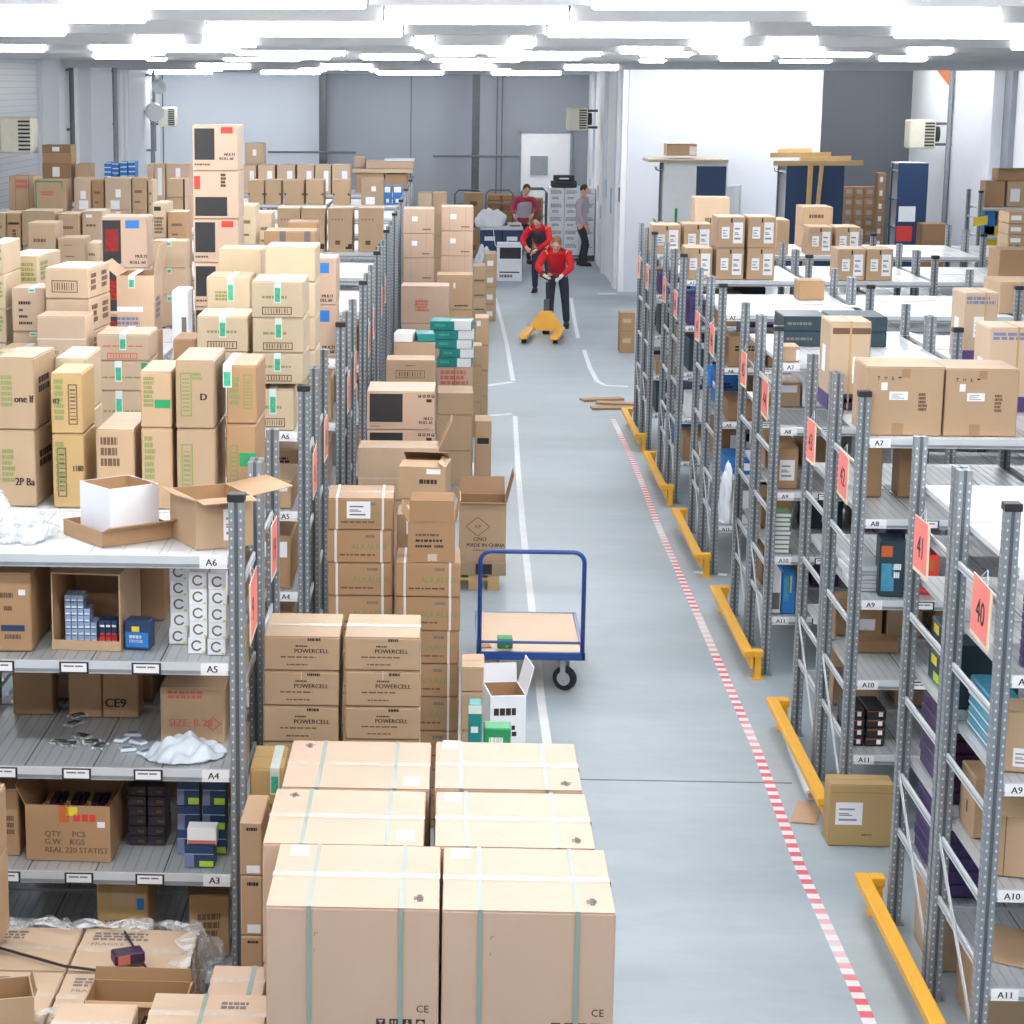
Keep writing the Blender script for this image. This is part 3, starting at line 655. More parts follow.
strip('floor_line', zp((694, 572), (727, 575)), .1, 'tapeline', 'scuffed white dash beside the foot of a shelving post')
# ------------------------------------------------------------------ big strapped cartons on pallets, foreground
def pallet(x0, x1, y0, y1, z, lb, h=.13):
    o = empty('wooden_pallet', ((x0+x1)/2, (y0+y1)/2, z)); tag(o, lb, 'pallet'); w = (x1-x0)/2; d = (y1-y0)/2
    n = max(3, int(2*w/.16))
    for i in range(n):
        a = -w+(2*w-.1)*i/(n-1); mb = MB(); mb.box(a, a+.1, -d, d, h-.02, h, 'pinewood'); mb.build('top_board', o)
    for a in (-d, -.05, d-.1): mb = MB(); mb.box(-w, w, a, a+.1, h-.045, h-.02, 'pinewood'); mb.build('stringer', o)
    for a in (-w, -.05, w-.1):
        for b in (-d, -.05, d-.1): mb = MB(); mb.box(a, a+.1, b, b+.1, .018, h-.045, 'pinewood'); mb.build('block', o)
    for a in (-w, -.05, w-.1): mb = MB(); mb.box(a, a+.1, -d, d, 0, .018, 'pinewood'); mb.build('bottom_board', o)
pallet(-.72, .60, 6.98, 8.84, 0, 'low wooden pallet under the big strapped cartons in the foreground')
def bigitems(lp, su, mk, first):
    def f(i):
        it = [('S', su[0], 'strapgreen', .016), ('S', su[1], 'strapgreen', .016), ('P',)]
        if i == 0:
            it += [('LB', 'T', lp[0], lp[1], .11, .17, 'paper')]
            it += [('X', 'T', mk[0], mk[1], mk[0]+.08, mk[1]+.06, 'inkgrey', 2), ('X', 'T', mk[0]+.02, mk[1]-.03, mk[0]+.06, mk[1]+.09, 'inkgrey', 3)]
        it += [('I', 'F', .64, .09, .032, 'ink', 'pink'), ('T', 'F', .87, .21, .055, 'CE', 'ink'), ('X', 'F', .64, .04, .93, .075, 'inkgrey', 1),
               ('K', 'F', .28, .8, .305, .805, 'inkgrey'), ('K', 'F', .28, .78, .284, .805, 'inkgrey'), ('K', 'F', .28, .66, .284, .68, 'inkgrey')]
        return it
    return f
BG = [(265, 440, 907, 6.95, .615, bigitems((.08, .8), (.25, .78), (.85, .12), 1), 'the nearest big strapped cartons, left column'),
      (442, 617, 911, 6.95, .615, bigitems((.05, .8), (.22, .78), (.84, .12), 1), 'the nearest big strapped cartons, right column'),
      (262, 424, 844, 7.585, .625, bigitems((.83, .08), (.24, .77), (.1, .85), 0), 'the middle big strapped cartons, left column'),
      (434, 596, 847, 7.585, .625, bigitems((.06, .8), (.2, .77), (.86, .1), 0), 'the middle big strapped cartons, right column'),
      (281, 430, 787.5, 8.235, .62, bigitems((.82, .06), (.24, .76), (.1, .85), 0), 'the rear big strapped cartons, left column'),
      (434, 583, 789, 8.235, .62, bigitems((.05, .85), (.18, .76), (.86, .1), 0), 'the rear big strapped cartons, right column')]
for (a, b, y, Y, D, it, wh) in BG: S(wh, a, b, Y, D, .132, [y], 'pink', it, h=.49, look='with pale green straps', jit=.15, name='strapped_carton')
# dark-printed battery cartons
def pw(i):
    it = [('T', 'F', .4, .52, .12, 'POWERCELL', 'ink', .0015), ('X', 'F', .42, .68, .6, .74, 'ink', 1), ('X', 'F', .22, .36, .78, .42, 'inkbrown', 1), ('X', 'F', .3, .14, .66, .2, 'inkbrown', 1), ('X', 'F', .58, .84, .76, .95, 'ink', 1)]
    if i == 0: it.append(('P',))
    if i == 1: it.append(('K', 'F', .5, .75, .504, 1, 'paper'))
    return it
S('the battery carton stack beside the first left shelving', 263, 339, 9.42, .43, 0, [636, 671, 706], ['grey'], pw, look='printed in black', name='battery_carton')
S('the battery carton stack just behind the big strapped cartons', 344, 420, 9.42, .43, 0, [637, 671, 707], ['grey'], pw, look='printed in black', name='battery_carton')
def alk(i):
    it = [('S', .14, 'strapwhite', .014), ('S', .84, 'strapwhite', .014), ('T', 'F', .38, .42, .17, 'ALKALINE', 'inkgreen', .001), ('X', 'F', .6, .74, .78, .86, 'inkgrey', 1), ('X', 'F', .2, .2, .8, .27, 'inkbrown', 1)]
    return it
def alk0(i): return alk(i)+([('P',), ('LB', 'F', .29, .36, .36, .54, 'paper', 'inkgrey')] if i == 0 else [])
S('the white-strapped stack nearest the second left shelving', 327, 393, 12.3, .42, 0, [498, 530, 563, 596, 630], 'brown', alk0, look='with green print', name='strapped_carton', jit=1.2)
S('the white-strapped stack topped by an open carton', 395, 460, 12.2, .42, 0, [563, 597, 631, 664, 697, 731], 'brown', alk, look='with green print', name='strapped_carton', jit=1.2)
# open carton on that stack
def lone(x0, x1, y0, y1, Y, D, m, rz=0, label='', items=(), zb=None, name='cardboard_box', seam=True, cat='box', group=None):
    A = atY(x0, (y0+y1)/2, Y); B = atY(x1, (y0+y1)/2, Y); zt = atY((x0+x1)/2, y0, Y).z; z = atY((x0+x1)/2, y1, Y).z if zb is None else zb
    return carton(B.x-A.x, D, zt-z, ((A.x+B.x)/2, Y+D/2, z+.0015), m, items, math.radians(rz), label, group, cat, name, seam)
def lopen(x0, x1, y0, y1, Y, D, m, rz=0, flaps=(), items=(), label='', zb=None, inner='inside', name='open_cardboard_box'):
    A = atY(x0, (y0+y1)/2, Y); B = atY(x1, (y0+y1)/2, Y); zt = atY((x0+x1)/2, y0, Y).z; z = atY((x0+x1)/2, y1, Y).z if zb is None else zb
    return open_box(B.x-A.x, D, zt-z, ((A.x+B.x)/2, Y+D/2, z+.0015), m, math.radians(rz), flaps, items, label, inner, name)
zs = atY(428, 563, 12.2).z
lopen(408, 455, 522, 563, 12.22, .33, 'brown', 0, [('F', .13, 4), ('R', .13, 12), ('B', .12, 30), ('L', .08, 30)],
      [('X', 'F', .16, .62, .8, .7, 'inkbrown', 1), ('X', 'F', .16, .48, .86, .56, 'ink', 1), ('X', 'F', .16, .34, .5, .42, 'ink', 1), ('X', 'F', .56, .34, .8, .42, 'ink', 1), ('K', 'F', .42, .02, .62, .2, 'cleartape')],
      'open brown carton with raised flaps on the white-strapped stack', zb=zs)
lone(397, 414, 514, 560, 13.0, .3, 'grey', 0, 'greyish carton with a white sticker squeezed behind the white-strapped stacks', [('LB', 'F', .55, .7, .35, .2, 'paper')], zb=zs-.3)
S('the pile under the greyish carton with a white sticker', 397, 414, 13.0, .3, 0, [atY(405, 560, 13).z and 592], 'grey', look='half hidden', h=.3) if False else None
# ------------------------------------------------------------------ cartons between trolley and left shelving
S('the column that carries the flapped brown carton', 401, 447, 13.9, .36, 0, [498, 540], 'tan', h=.28, look='unmarked')
zz = atY(424, 498, 13.9).z
o = lopen(401, 448, 468, 498, 13.88, .36, 'tan', -6, [('F', .17, -84), ('B', .17, -66), ('R', .06, -60)],
          [('X', 'F', .45, .42, .9, .62, 'ink', 1), ('X', 'F', .5, .14, .9, .22, 'inkbrown', 1), ('LB', 'F', .6, .8, .3, .16, 'paper')], 'brown carton with its top flaps half folded down behind the white-strapped stacks', zb=zz)
lopen(358, 438, 449, 500, 14.7, .32, 'pale', 0, [('F', .155, -88), ('B', .155, -88), ('R', .22, 24)], [('K', 'F', 0, .4, 1, .44, 'cleartape')], 'wide pale carton with a raised side flap in front of the dark-panel cartons', zb=atY(400, 500, 14.7).z)
S('the cartons under the wide pale carton', 358, 438, 14.7, .45, 0, [500.3], 'pale', h=.3, look='plain wide')
def mr(i):
    return [('K', 'F', .04, .2, .53, .93, 'black'), ('T', 'F', .84, .26, .075, 'MULTI', 'ink', .002), ('T', 'F', .77, .16, .075, 'ROLL 60', 'ink', .002), ('I', 'F', .76, .84, .022, 'ink', 'pink'), ('K', 'F', .88, .72, .96, .8, 'ink'), ('X', 'F', .05, .06, .22, .1, 'inkgrey', 1), ('X', 'F', .85, .03, .95, .05, 'inkgrey', 1)]
S('the dark-panel cartons beside the left shelving', 367, 435, 15.35, .5, 0, [391, 430], 'pink', mr, look='with a black picture panel')
S('the tan column behind the dark-panel cartons', 386, 435, 18.6, .35, 0, [360, 386], 'tan', [('X', 'F', .4, .75, .6, .8, 'inkbrown', 1), ('B', 'F', .2, .3, .8, .6, 'inkbrown')], look='with faint print')
S('the column with a teal pack on top', 393, 435, 20.3, .4, 0, [343], 'tan', h=.25, look='low')
z1 = atY(414, 343, 20.3).z
lone(395, 414, 333, 343, 20.35, .3, 'white', -5, 'white ended pack lying beside the teal pack', zb=z1, name='paper_pack', seam=False)
lone(416, 434, 334, 343, 20.38, .3, 'teal', 5, 'teal pack on the low tan column beside the left shelving', zb=z1, name='paper_pack', seam=False)
# teal packs on the wrapped pile
S('the film-wrapped pile under the teal packs', 437, 473, 25.0, .55, 0, [368], 'pink', [('X', 'F', .1, .2, .9, .9, 'inkred', 3), ('K', 'F', .48, 0, .5, 1, 'inkbrown')], h=.3, look='in film')
z2 = atY(455, 368, 25.0).z; zt = z2
for i, (a, b, rz, c2) in enumerate(((438, 473, -3, 1), (440, 474, 2, 0), (436, 473, -2, 1), (434, 474, 3, 0), (431, 473, -4, 1))):
    hh = (atY(450, 321, 25.05).z-z2)/5-.004; A = atY(a, 345, 25.05); B = atY(b, 345, 25.05)
    carton(B.x-A.x, .42, hh, ((A.x+B.x)/2, 25.28, zt+.002), 'teal', [('K', 'F', .58, .02, .98, .98, 'white'), ('K', 'T', .5, .03, .98, .6, 'white'), ('X', 'F', .1, .3, .4, .7, 'tapegreen', 1)], math.radians(rz),
           'teal pack with a white end, %s in the teal pile' % ['lowest', 'second from the bottom', 'middle', 'second from the top', 'topmost'][i], 'teal packs in the pile', 'pack', 'paper_pack', seam=False); zt += hh+.003
# right hand cartons by the floor line
S('the leaning tan cartons behind the big open one', 437, 473, 23.3, .6, 0, [393, 415], 'tan', h=.42, look='plain', jit=2)
S('the low cartons at the end of the tan heap', 475, 492, 23.6, .45, 0, [421], 'tan', [('K', 'F', .15, .62, .85, .72, 'black')], h=.62, look='with a black slot')
S('the aisle side column by the floor line', 475, 489, 28.0, .5, 0, [318, 345], 'tan', h=.3, look='narrow', items=[('LB', 'F', .1, .7, .3, .2, 'paper')])
S('the short column before the aisle side column', 470, 482, 26.6, .4, 0, [346, 366], 'tan', h=.22, look='narrow')
S('the tan cartons left of the near floor line end', 473, 486, 37.0, .6, 0, [266, 283], 'tan', h=.25, look='small', items=[('K', 'F', .1, .1, .9, .2, 'inkbrown')])
S('the cartons right beside the far floor line', 485, 497, 40.0, .8, 0, [254], 'tan', h=.35, look='small', items=[('LB', 'F', .2, .3, .5, .3, 'paper')])
def pl(i): return [('X', 'F', .62, .12, .92, .2, 'inkbrown', 1), ('K', 'F', .25, 0, .253, 1, 'inkbrown'), ('K', 'F', .75, 0, .753, 1, 'inkbrown')]+([('LB', 'F', .28, .5, .18, .2, 'paper')] if i in (0, 1) else [])
S('the even pinkish stack by the left shelving', 403, 434, 30, .6, 0, [209, 233.5, 258, 282], 'pink', pl, look='with pencil-thin print')
S('the even pinkish stack nearer the aisle', 441, 473, 30.3, .6, 0, [207, 231, 256, 280], 'pink', pl, look='with pencil-thin print')
S('the wide pink stack with a red umbrella mark', 401, 449, 26.8, .5, 0, [286], 'pink', [('O', 'F', .42, .5, .07, 'inkred'), ('X', 'F', .3, .3, .6, .62, 'inkred', 4)], h=.44, look='large')
S('the tan stack right behind the red umbrella carton', 437, 473, 28.6, .5, 0, [275], 'tan', [('X', 'F', .5, .08, .9, .14, 'ink', 1), ('K', 'F', .46, .62, .52, .78, 'paper')], h=.44, look='large')
S('the far pair in front of the end wall trolleys', 418, 432, 40, .7, 0, [193], 'cream', h=.4, look='small')
S('the far right pair in front of the end wall trolleys', 433, 447, 40, .7, 0, [193], 'tan', h=.4, look='small')
# diamond carton by the trolley
pallet(-.02, .42, 18.35, 18.95, 0, 'small wooden pallet under the carton with a diamond mark')
lone(459, 506, 563, 578, 18.33, .5, 'grey', 0, 'flattened torn carton lying on the small pallet behind the trolley', [('K', 'F', .35, .1, .7, .9, 'black')], zb=.132, seam=False)
lopen(459, 506, 503, 563, 18.36, .42, 'tan', 0, [('B', .16, 20), ('R', .26, 14), ('F', .06, 80), ('L', .1, 25)],
      [('O', 'F', .4, .6, .085, 'inkbrown'), ('T', 'F', .34, .57, .06, 'KP', 'inkbrown'), ('T', 'F', .3, .36, .06, 'C/NO', 'ink', .002), ('T', 'F', .16, .26, .06, 'MADE IN CHINA', 'ink', .002), ('X', 'F', .3, .18, .7, .21, 'inkgrey', 1)],
      'open tan carton with a printed diamond behind the blue trolley', zb=atY(480, 563, 18.33).z)
mb = MB(); P = [atZ(*q, 0.004) for q in ((455, 474), (480, 477), (491, 465), (470, 462))]; mb.face(P, 'paper'); mb.face([p+Vector((0, 0, -.003)) for p in P][::-1], 'paper'); tag(mb.build('paper_sheet'), 'white sheet of paper lying on the aisle floor by the tan cartons', 'paper')
# small cartons near the trolley, behind the big ones
S('the tan stack left of the trolley', 461, 485, 11.9, .3, 0, [667, 692], 'tan', h=.22, look='small plain')
# printed white open carton with a torn flap
zq = atY(510, 800, 10.3).z
lopen(486, 522, 696, 790, 10.5, .26, 'whitecard', 8, [('R', .15, 14), ('B', .1, 8)], [('X', 'F', .1, .91, .85, .95, 'ink', 1), ('X', 'F', .15, .83, .85, .88, 'ink', 2), ('X', 'F', .1, .62, .9, .78, 'inkgrey', 4), ('X', 'R', .3, .3, .8, .9, 'inkgrey', 5)],
      'white printed carton standing open beside the trolley wheel', zb=0, name='open_cardboard_box')
zb_ = 1.03
S('the green cartons in front of the white printed carton', 468, 482, 9.75, .12, 0, [705], 'teal', [('K', 'F', 0, .8, 1, 1, 'tapewhite'), ('X', 'F', .2, .3, .8, .5, 'paper', 1)], h=.2, look='upright', seam=False)
S('the low green row in front of the white printed carton', 483, 511, 9.75, .12, 0, [728], 'green', [('X', 'F', .2, .4, .9, .7, 'paper', 1)], h=.15, look='wide', seam=False)
# ------------------------------------------------------------------ platform trolley
o = empty('platform_trolley', (.6, 16.2, 0)); tag(o, 'blue tube platform trolley with a wooden deck standing in the aisle', 'trolley')
A = atZ(463, 612, .3); x0, x1, y0, y1 = .19-.6, .985-.6, 15.12-16.2, 16.35-16.2
mb = MB(); mb.box(x0+.03, x1-.03, y0+.03, y1-.03, .285, .305, 'wood'); mb.build('deck', o)
mb = MB()
mb.box(x0, x1, y0, y0+.03, .25, .31, 'cartblue', c=.004); mb.box(x0, x1, y1-.03, y1, .25, .31, 'cartblue', c=.004); mb.box(x0, x0+.03, y0, y1, .25, .31, 'cartblue', c=.004); mb.box(x1-.03, x1, y0, y1, .25, .31, 'cartblue', c=.004); mb.box(x0, x1, -.35, -.31, .25, .284, 'cartblue')
mb.build('frame', o)
mb = MB(); hp_ = [(x0+.02, y0+.015, .26), (x0+.02, y0+.015, .98)]
for a in range(1, 6): t = a/6*PI/2; hp_.append((x0+.02+.08*(1-math.cos(t)), y0+.015, .98+.08*math.sin(t)))
hp_ += [(x0+.10, y0+.015, 1.06), (x1-.10, y0+.015, 1.06)]
for a in range(1, 6): t = a/6*PI/2; hp_.append((x1-.02-.08*(1-math.sin(t)), y0+.015, .98+.08*math.cos(t)))
hp_ += [(x1-.02, y0+.015, .98), (x1-.02, y0+.015, .26)]
mb.tube(hp_, .0165, 'cartblue', 12); mb.build('push_handle', o, smooth=True)
mb = MB(); mb.tube([(x0+.03, y0+.015, .44-.06), (x1-.03, y0+.015, .44-.06)], .011, 'cartblue', 8); mb.build('cross_bar', o)
for sx in (x0+.14, x1-.14):
    for sy in (y0+.1, y1-.12):
        before = set(bpy.data.objects)
        wz = MB(); wz.tube([(sx-.022, sy, .09), (sx-.018, sy, .09), (sx+.018, sy, .09), (sx+.022, sy, .09)], [.082, .09, .09, .082], 'rubber', 24); wh = wz.build('wheel', o)
        r = MB(); r.tube([(sx-.026, sy, .09), (sx+.026, sy, .09)], .052, 'rim', 18); r.tube([(sx-.034, sy, .09), (sx+.034, sy, .09)], .016, 'steeldark', 10); r.build('rim', wh)
        f = MB(); f.box(sx-.04, sx-.034, sy-.02, sy+.02, .08, .245, 'rim'); f.box(sx+.034, sx+.04, sy-.02, sy+.02, .08, .245, 'rim'); f.box(sx-.045, sx+.045, sy-.045, sy+.045, .236, .25, 'rim'); f.build('castor_fork', o)
        if sy < 0:
            T = Matrix.Translation((sx, sy, 0)) @ Matrix.Rotation(math.radians(62), 4, 'Z') @ Matrix.Translation((-sx, -sy, 0))
            for ob in set(bpy.data.objects)-before: ob.data.transform(T)
# make the near castors face the camera side like in the photo
g = atZ(505, 648, .31)
carton(.11, .12, .075, (g.x, g.y+.05, .307), 'green', [('X', 'F', .35, .5, .9, .62, 'paper', 1), ('T', 'F', .5, .15, .2, '20', 'paper', .001)], .02, 'small green box sitting on the wooden trolley deck', None, 'box', 'small_box', seam=False)
g = atZ(484, 646, .31)
carton(.09, .1, .018, (g.x, g.y, .307), 'cream', [('K', 'T', .1, .1, .9, .5, 'inkred')], .3, 'small cream packet at the left corner of the trolley deck', None, 'packet', 'small_packet', seam=False)

# ------------------------------------------------------------------ piles on top of the left shelving
Z0 = TOP+.001
PB = lambda t, gr=1: [('X', 'F', .12, .5, .5, .92, 'inkgreen', 5)]
def panA(i): return [('T', 'F', .45, .28 if i else .38, .1, ['one lf', '2P Ba'][min(i, 1)], 'ink', .004), ('X', 'F', .12, .3, .5, .75, 'inkgreen', 6), ('X', 'R', .2, .45, .8, .7, 'ink', 2)]
S('the leaning pair at the far left of the top shelf', -2, 37, 10.0, .42, Z0, [357, 430], 'grey', panA, rz=-4, look='with green print', jit=1)
def bcode(i): return [('B', 'F', .55 if i == 0 else .15, .15, .85 if i == 0 else .45, .82, 'inkbrown'), ('X', 'F', .1, .2, .45, .9, 'inkgreen', 7), ('T', 'F', .05 if i == 0 else .62, .5, .08, ['82', '1180'][i], 'ink', .004)]
S('the bar code pair right of the leaning pair', 51, 83, 9.98, .36, Z0, [373, 434], 'yellow', bcode, look='', rz=0, jit=1)
S('the pair behind the bar code pair', 62, 92, 10.4, .4, Z0, [362, 420], 'cream', [('G', .8)], look='mostly hidden', jit=.3) if False else None
S('the pair touching the back of the bar code pair', 55, 86, 10.38, .48, Z0, [358, 415], 'cream', look='mostly hidden', jit=.2)
S('the top shelf behind the white open carton', 96, 134, 9.98, .55, Z0, [429], 'tan', [('X', 'F', .1, .5, .7, .9, 'inkbrown', 3), ('K', 'F', 0, .1, .25, .3, 'green'), ('K', 'F', .25, .1, .5, .3, 'paper'), ('O', 'F', .72, .22, .02, 'ink')], h=.5, look='single low')
def gprint(i): return [('X', 'F', .1, .35, .45, .9, 'inkgreen', 7)]+([('K', 'F', .45, .35, .95, .5, 'green')] if i == 0 else [])
S('the green-printed pair behind the brown open carton, left', 140, 172, 9.98, .42, Z0, [371, 428], 'tan', gprint, look='narrow', jit=.5)
S('the green-printed pair with a circled number', 175, 214, 9.95, .5, Z0, [360, 429], 'grey', lambda i: [('B', 'F', .12, .18, .42, .82, 'inkgreen')] + ([('X', 'F', .44, .7, .7, .82, 'inkgreen', 2), ('T', 'F', .62, .42, .1, 'D', 'ink', .005)] if i == 0 else [('T', 'F', .4, .2, .1, 'P 500', 'ink', .004)]), look='large', jit=1)
S('the green-printed pair nearest the aisle post', 226, 257, 10.03, .45, Z0, [365, 424], 'brown', lambda i: [('B', 'F', .55, .25, .85, .85, 'inkgreen'), ('X', 'F', .1, .3, .45, .8, 'inkgreen', 5), ('G', .02)] if i == 0 else [('B', 'F', .12, .15, .4, .75, 'inkgreen'), ('K', 'F', .45, .5, 1, .66, 'green')], look='tall', jit=.6)
# open white carton in a tray, open brown carton, bag of film on the near top shelf
cx_ = atY(112, 535, 9.2).x
open_box(.36, .36, .07, (cx_, 9.36, Z0), 'brown', math.radians(38), [('F', .07, 65)], (), 'brown cut-down tray under the white open carton', name='cardboard_tray')
open_box(.255, .26, .24, (cx_+.01, 9.36, Z0+.008), 'whitecard', math.radians(40), (), [('X', 'F', .3, .1, .5, .2, 'ink', 1)], 'white open carton standing in a brown tray on the left top shelf')
cx_ = atY(199, 515, 9.2).x
open_box(.27, .32, .225, (cx_+.045, 9.28, Z0), 'tan', math.radians(28), [('R', .2, 82), ('F', .08, 95), ('L', .1, 70)],
         [('LB', 'F', .48, .15, .35, .62, 'paper', 'inkred'), ('X', 'F', .42, .8, .9, .97, 'inkred', 2), ('X', 'R', .1, .5, .8, .58, 'ink', 1), ('X', 'R', .1, .25, .6, .33, 'ink', 1), ('K', 'R', .5, 0, .9, .45, 'black')],
         'brown open carton with a spread flap at the near left shelf end')
def blob(name, c, r, m, label, cat, seed, amp=.25, n=3, parent=None):
    import bmesh
    bm = bmesh.new(); bmesh.ops.create_icosphere(bm, subdivisions=4, radius=1); rr = random.Random(seed)
    ds = [(Vector((rr.uniform(-1, 1), rr.uniform(-1, 1), rr.uniform(-.4, 1))).normalized(), rr.uniform(2, 7), rr.uniform(0, 6)) for _ in range(16)]
    for v in bm.verts:
        p = v.co.copy(); k = 1+.05*math.sin(31*p.x+7*p.z)*math.sin(27*p.y-9*p.z)+.03*math.sin(55*p.z+20*p.x)+amp*sum(math.sin(d.dot(p)*f*2+ph)/f for d, f, ph in ds)*.9
        q = p*k; v.co = Vector((q.x*r[0], q.y*r[1], max(-.02 if q.z < 0 else 0, q.z)*r[2] if q.z > 0 else max(q.z, -.35)*r[2]+.0))
    zmin = min(v.co.z for v in bm.verts)
    for v in bm.verts: v.co.z -= zmin
    me = bpy.data.meshes.new(name); bm.to_mesh(me); bm.free(); me.materials.append(MATS[m])
    for p in me.polygons: p.use_smooth = True
    o = link(name, me, parent, c)
    if label: tag(o, label, cat)
    return o
g = atY(22, 540, 9.25); blob('plastic_bag', (g.x, 9.28, Z0+.002), (.13, .13, .085), 'bagfilm', 'crumpled clear plastic bag at the left end of the near top shelf', 'bag', 4, .22)
g = atY(2, 530, 9.3); blob('plastic_bag', (g.x-.12, 9.62, Z0+.002), (.08, .1, .12), 'bagfilm', 'taller crumpled plastic bag cut by the left edge of the picture', 'bag', 5, .22)
# second row, top shelf
GT = lambda i: [('G', .5, .6), ('X', 'F', .2, .5, .8, .6, 'inkgreen', 1), ('B', 'F', .2, .08, .78, .3, 'inkbrown')]
def GT2(i): return [('G', .5, .6), ('X', 'F', .12, .5, .9, .58, 'inkred', 1), ('B', 'F', .2, .06, .78, .3, 'inkred')] if i == 0 else [('G', .4, .7), ('X', 'F', .1, .4, .9, .48, 'inkgreen', 1), ('K', 'F', .84, .75, .96, .95, 'green')]
S('the green-taped stack behind the single low carton', 97, 150, 12.4, .4, Z0, [334, 361, 391], 'pale', GT2, look='with green tape', jit=1)
S('the green-taped stack with an open shelf post on its right', 196, 248, 12.4, .45, Z0, [316, 352, 387], 'cream', GT, look='with green tape', jit=1)
S('the green-taped bottom layer at the second left shelf end', 250, 294, 12.36, .45, Z0, [389], 'cream', GT, look='single')
S('the green-taped stack above the second left shelf post', 252, 304, 12.36, .45, 2.66, [281, 318, 353], 'cream', GT, look='with green tape', jit=1.2)
S('the cream pair on the second row, left', 207, 251, 13.3, .4, Z0, [277, 312, 347, 380], 'cream', lambda i: [('G', .55, .7), ('X', 'F', .2, .3, .6, .6, 'inkgreen', 3)], look='with green tape', jit=.5)
S('the cream back stack left of the shelf end', 218, 262, 13.85, .38, Z0, [249, 280, 311, 342], 'cream', [('X', 'F', .2, .04, .8, .1, 'inkgreen', 1)], look='large', jit=.3)
S('the cream back stack at the shelf end', 265, 316, 13.4, .45, Z0, [247, 282, 317, 350], 'cream', [('X', 'F', .2, .04, .8, .1, 'inkgreen', 1)], look='large', jit=.3)
S('the slanted cream stack left of centre', 49, 94, 12.75, .5, Z0, [268, 299, 332, 365], 'pale', lambda i: [('B', 'F', .15, .2, .75, .6, 'inkbrown'), ('X', 'R', .1, .2, .4, .8, 'inkbrown', 3), ('X', 'R', .6, .2, .9, .8, 'inkbrown', 3)], rz=-5, look='with a bar code', jit=.6)
S('the creased pair before the slanted cream stack', 37, 86, 12.36, .3, Z0, [316, 372], 'pale', lambda i: [('K', 'F', 0, .58, 1, .6, 'strapwhite'), ('I', 'F', .2, .3, .03, 'inkbrown', ''), ('X', 'F', .3, .2, .6, .26, 'inkbrown', 1)], look='creased', jit=.8)
zc = atY(136, 333, 13.6).z
S('the column under the tall open carton', 117, 154, 13.55, .45, Z0, [333.5, 367], 'pale', [('G', .5)], look='plain', jit=.2)
o = lopen(117, 154, 276, 333, 13.58, .42, 'pale', 0, [('R', .2, 10), ('L', .12, 50)],
          [('G', .4, .22), ('K', 'F', 0, .37, .7, .46, 'paper'), ('X', 'F', 0, .05, .7, .28, 'inkblue', 3), ('X', 'R', .2, .2, .7, .6, 'inkblue', 4)], 'tall open tan carton with a raised white flap and blue print', zb=zc)
gg = atY(136, 280, 13.75)
for i, (dx, m, nmm) in enumerate(((-.065, 'black', 'dark'), (-.02, 'red', 'red'), (.045, 'mixblue', 'pale blue'))):
    carton(.04, .3, .30, (gg.x+dx, 13.79, zc+.012), m, (), .02*i, '%s packet standing in the tall open tan carton' % nmm, 'packets in the tall open carton', 'packet', 'packet', seam=False)
S('the low brown stack between green-taped stacks', 173, 196, 13.7, .4, Z0, [339], 'brown', h=.24, look='small')
S('the white appliance carton stack', 172, 187, 14.9, .0+.3, .0+Z0-.0, [292], 'whitecard', [('K', 'F', .05, .1, .9, .3, 'navy'), ('K', 'F', .6, .2, .85, .6, 'inkgrey')], h=.6, look='with blue print') if False else None
lone(172, 188, 291, 345, 15.75, .35, 'whitecard', 0, 'white carton with blue print left of the dark tower of cartons', [('K', 'F', .05, .1, .5, .2, 'navy'), ('K', 'F', .6, .12, .9, .6, 'inkgrey')], zb=Z0)
S('the cream row at the left edge, nearest', -12, 6, 13.0, .5, Z0, [243, 275, 309, 343, 378], 'cream', [('X', 'F', .2, .3, .9, .8, 'inkgreen', 4)], look='green printed', jit=.5)
S('the cream row just inside the left edge', 8, 42, 13.6, .6, Z0, [256, 289, 322, 355], 'cream', [('X', 'F', .4, .2, .95, .8, 'inkgreen', 4), ('X', 'R', .1, .2, .5, .8, 'inkgreen', 4)], rz=-3, look='green printed', jit=.5)
S('the bold-print stack left of the slanted cream one', 10, 50, 12.75+.0, .45, Z0, [288, 324, 358], 'pale', [('T', 'F', .2, .7, .09, 'Sony 25', 'ink', .003), ('X', 'F', .2, .2, .5, .6, 'ink', 3), ('G', .5, .1)], look='boldly printed') if False else None
S('the bold-print stack beside the slanted cream one', 12, 46, 12.95, .3, Z0, [288, 332], 'pale', [('X', 'F', .2, .6, .6, .7, 'ink', 1), ('X', 'F', .2, .45, .35, .53, 'ink', 1), ('X', 'F', .2, .3, .55, .38, 'ink', 1), ('X', 'F', .2, .15, .6, .23, 'ink', 1), ('G', .6, .1)], look='boldly printed', jit=.3)
S('the low stack at the left with a green end label', -5, 34, 12.36, .45, Z0, [352, 395], 'pale', [('G', .6, .4)], look='green labelled', jit=.6)
S('the small cream stack with a white sticker', 38, 53, 11.0+.0, .0+.3, Z0, [351], 'tan', h=.3) if False else None
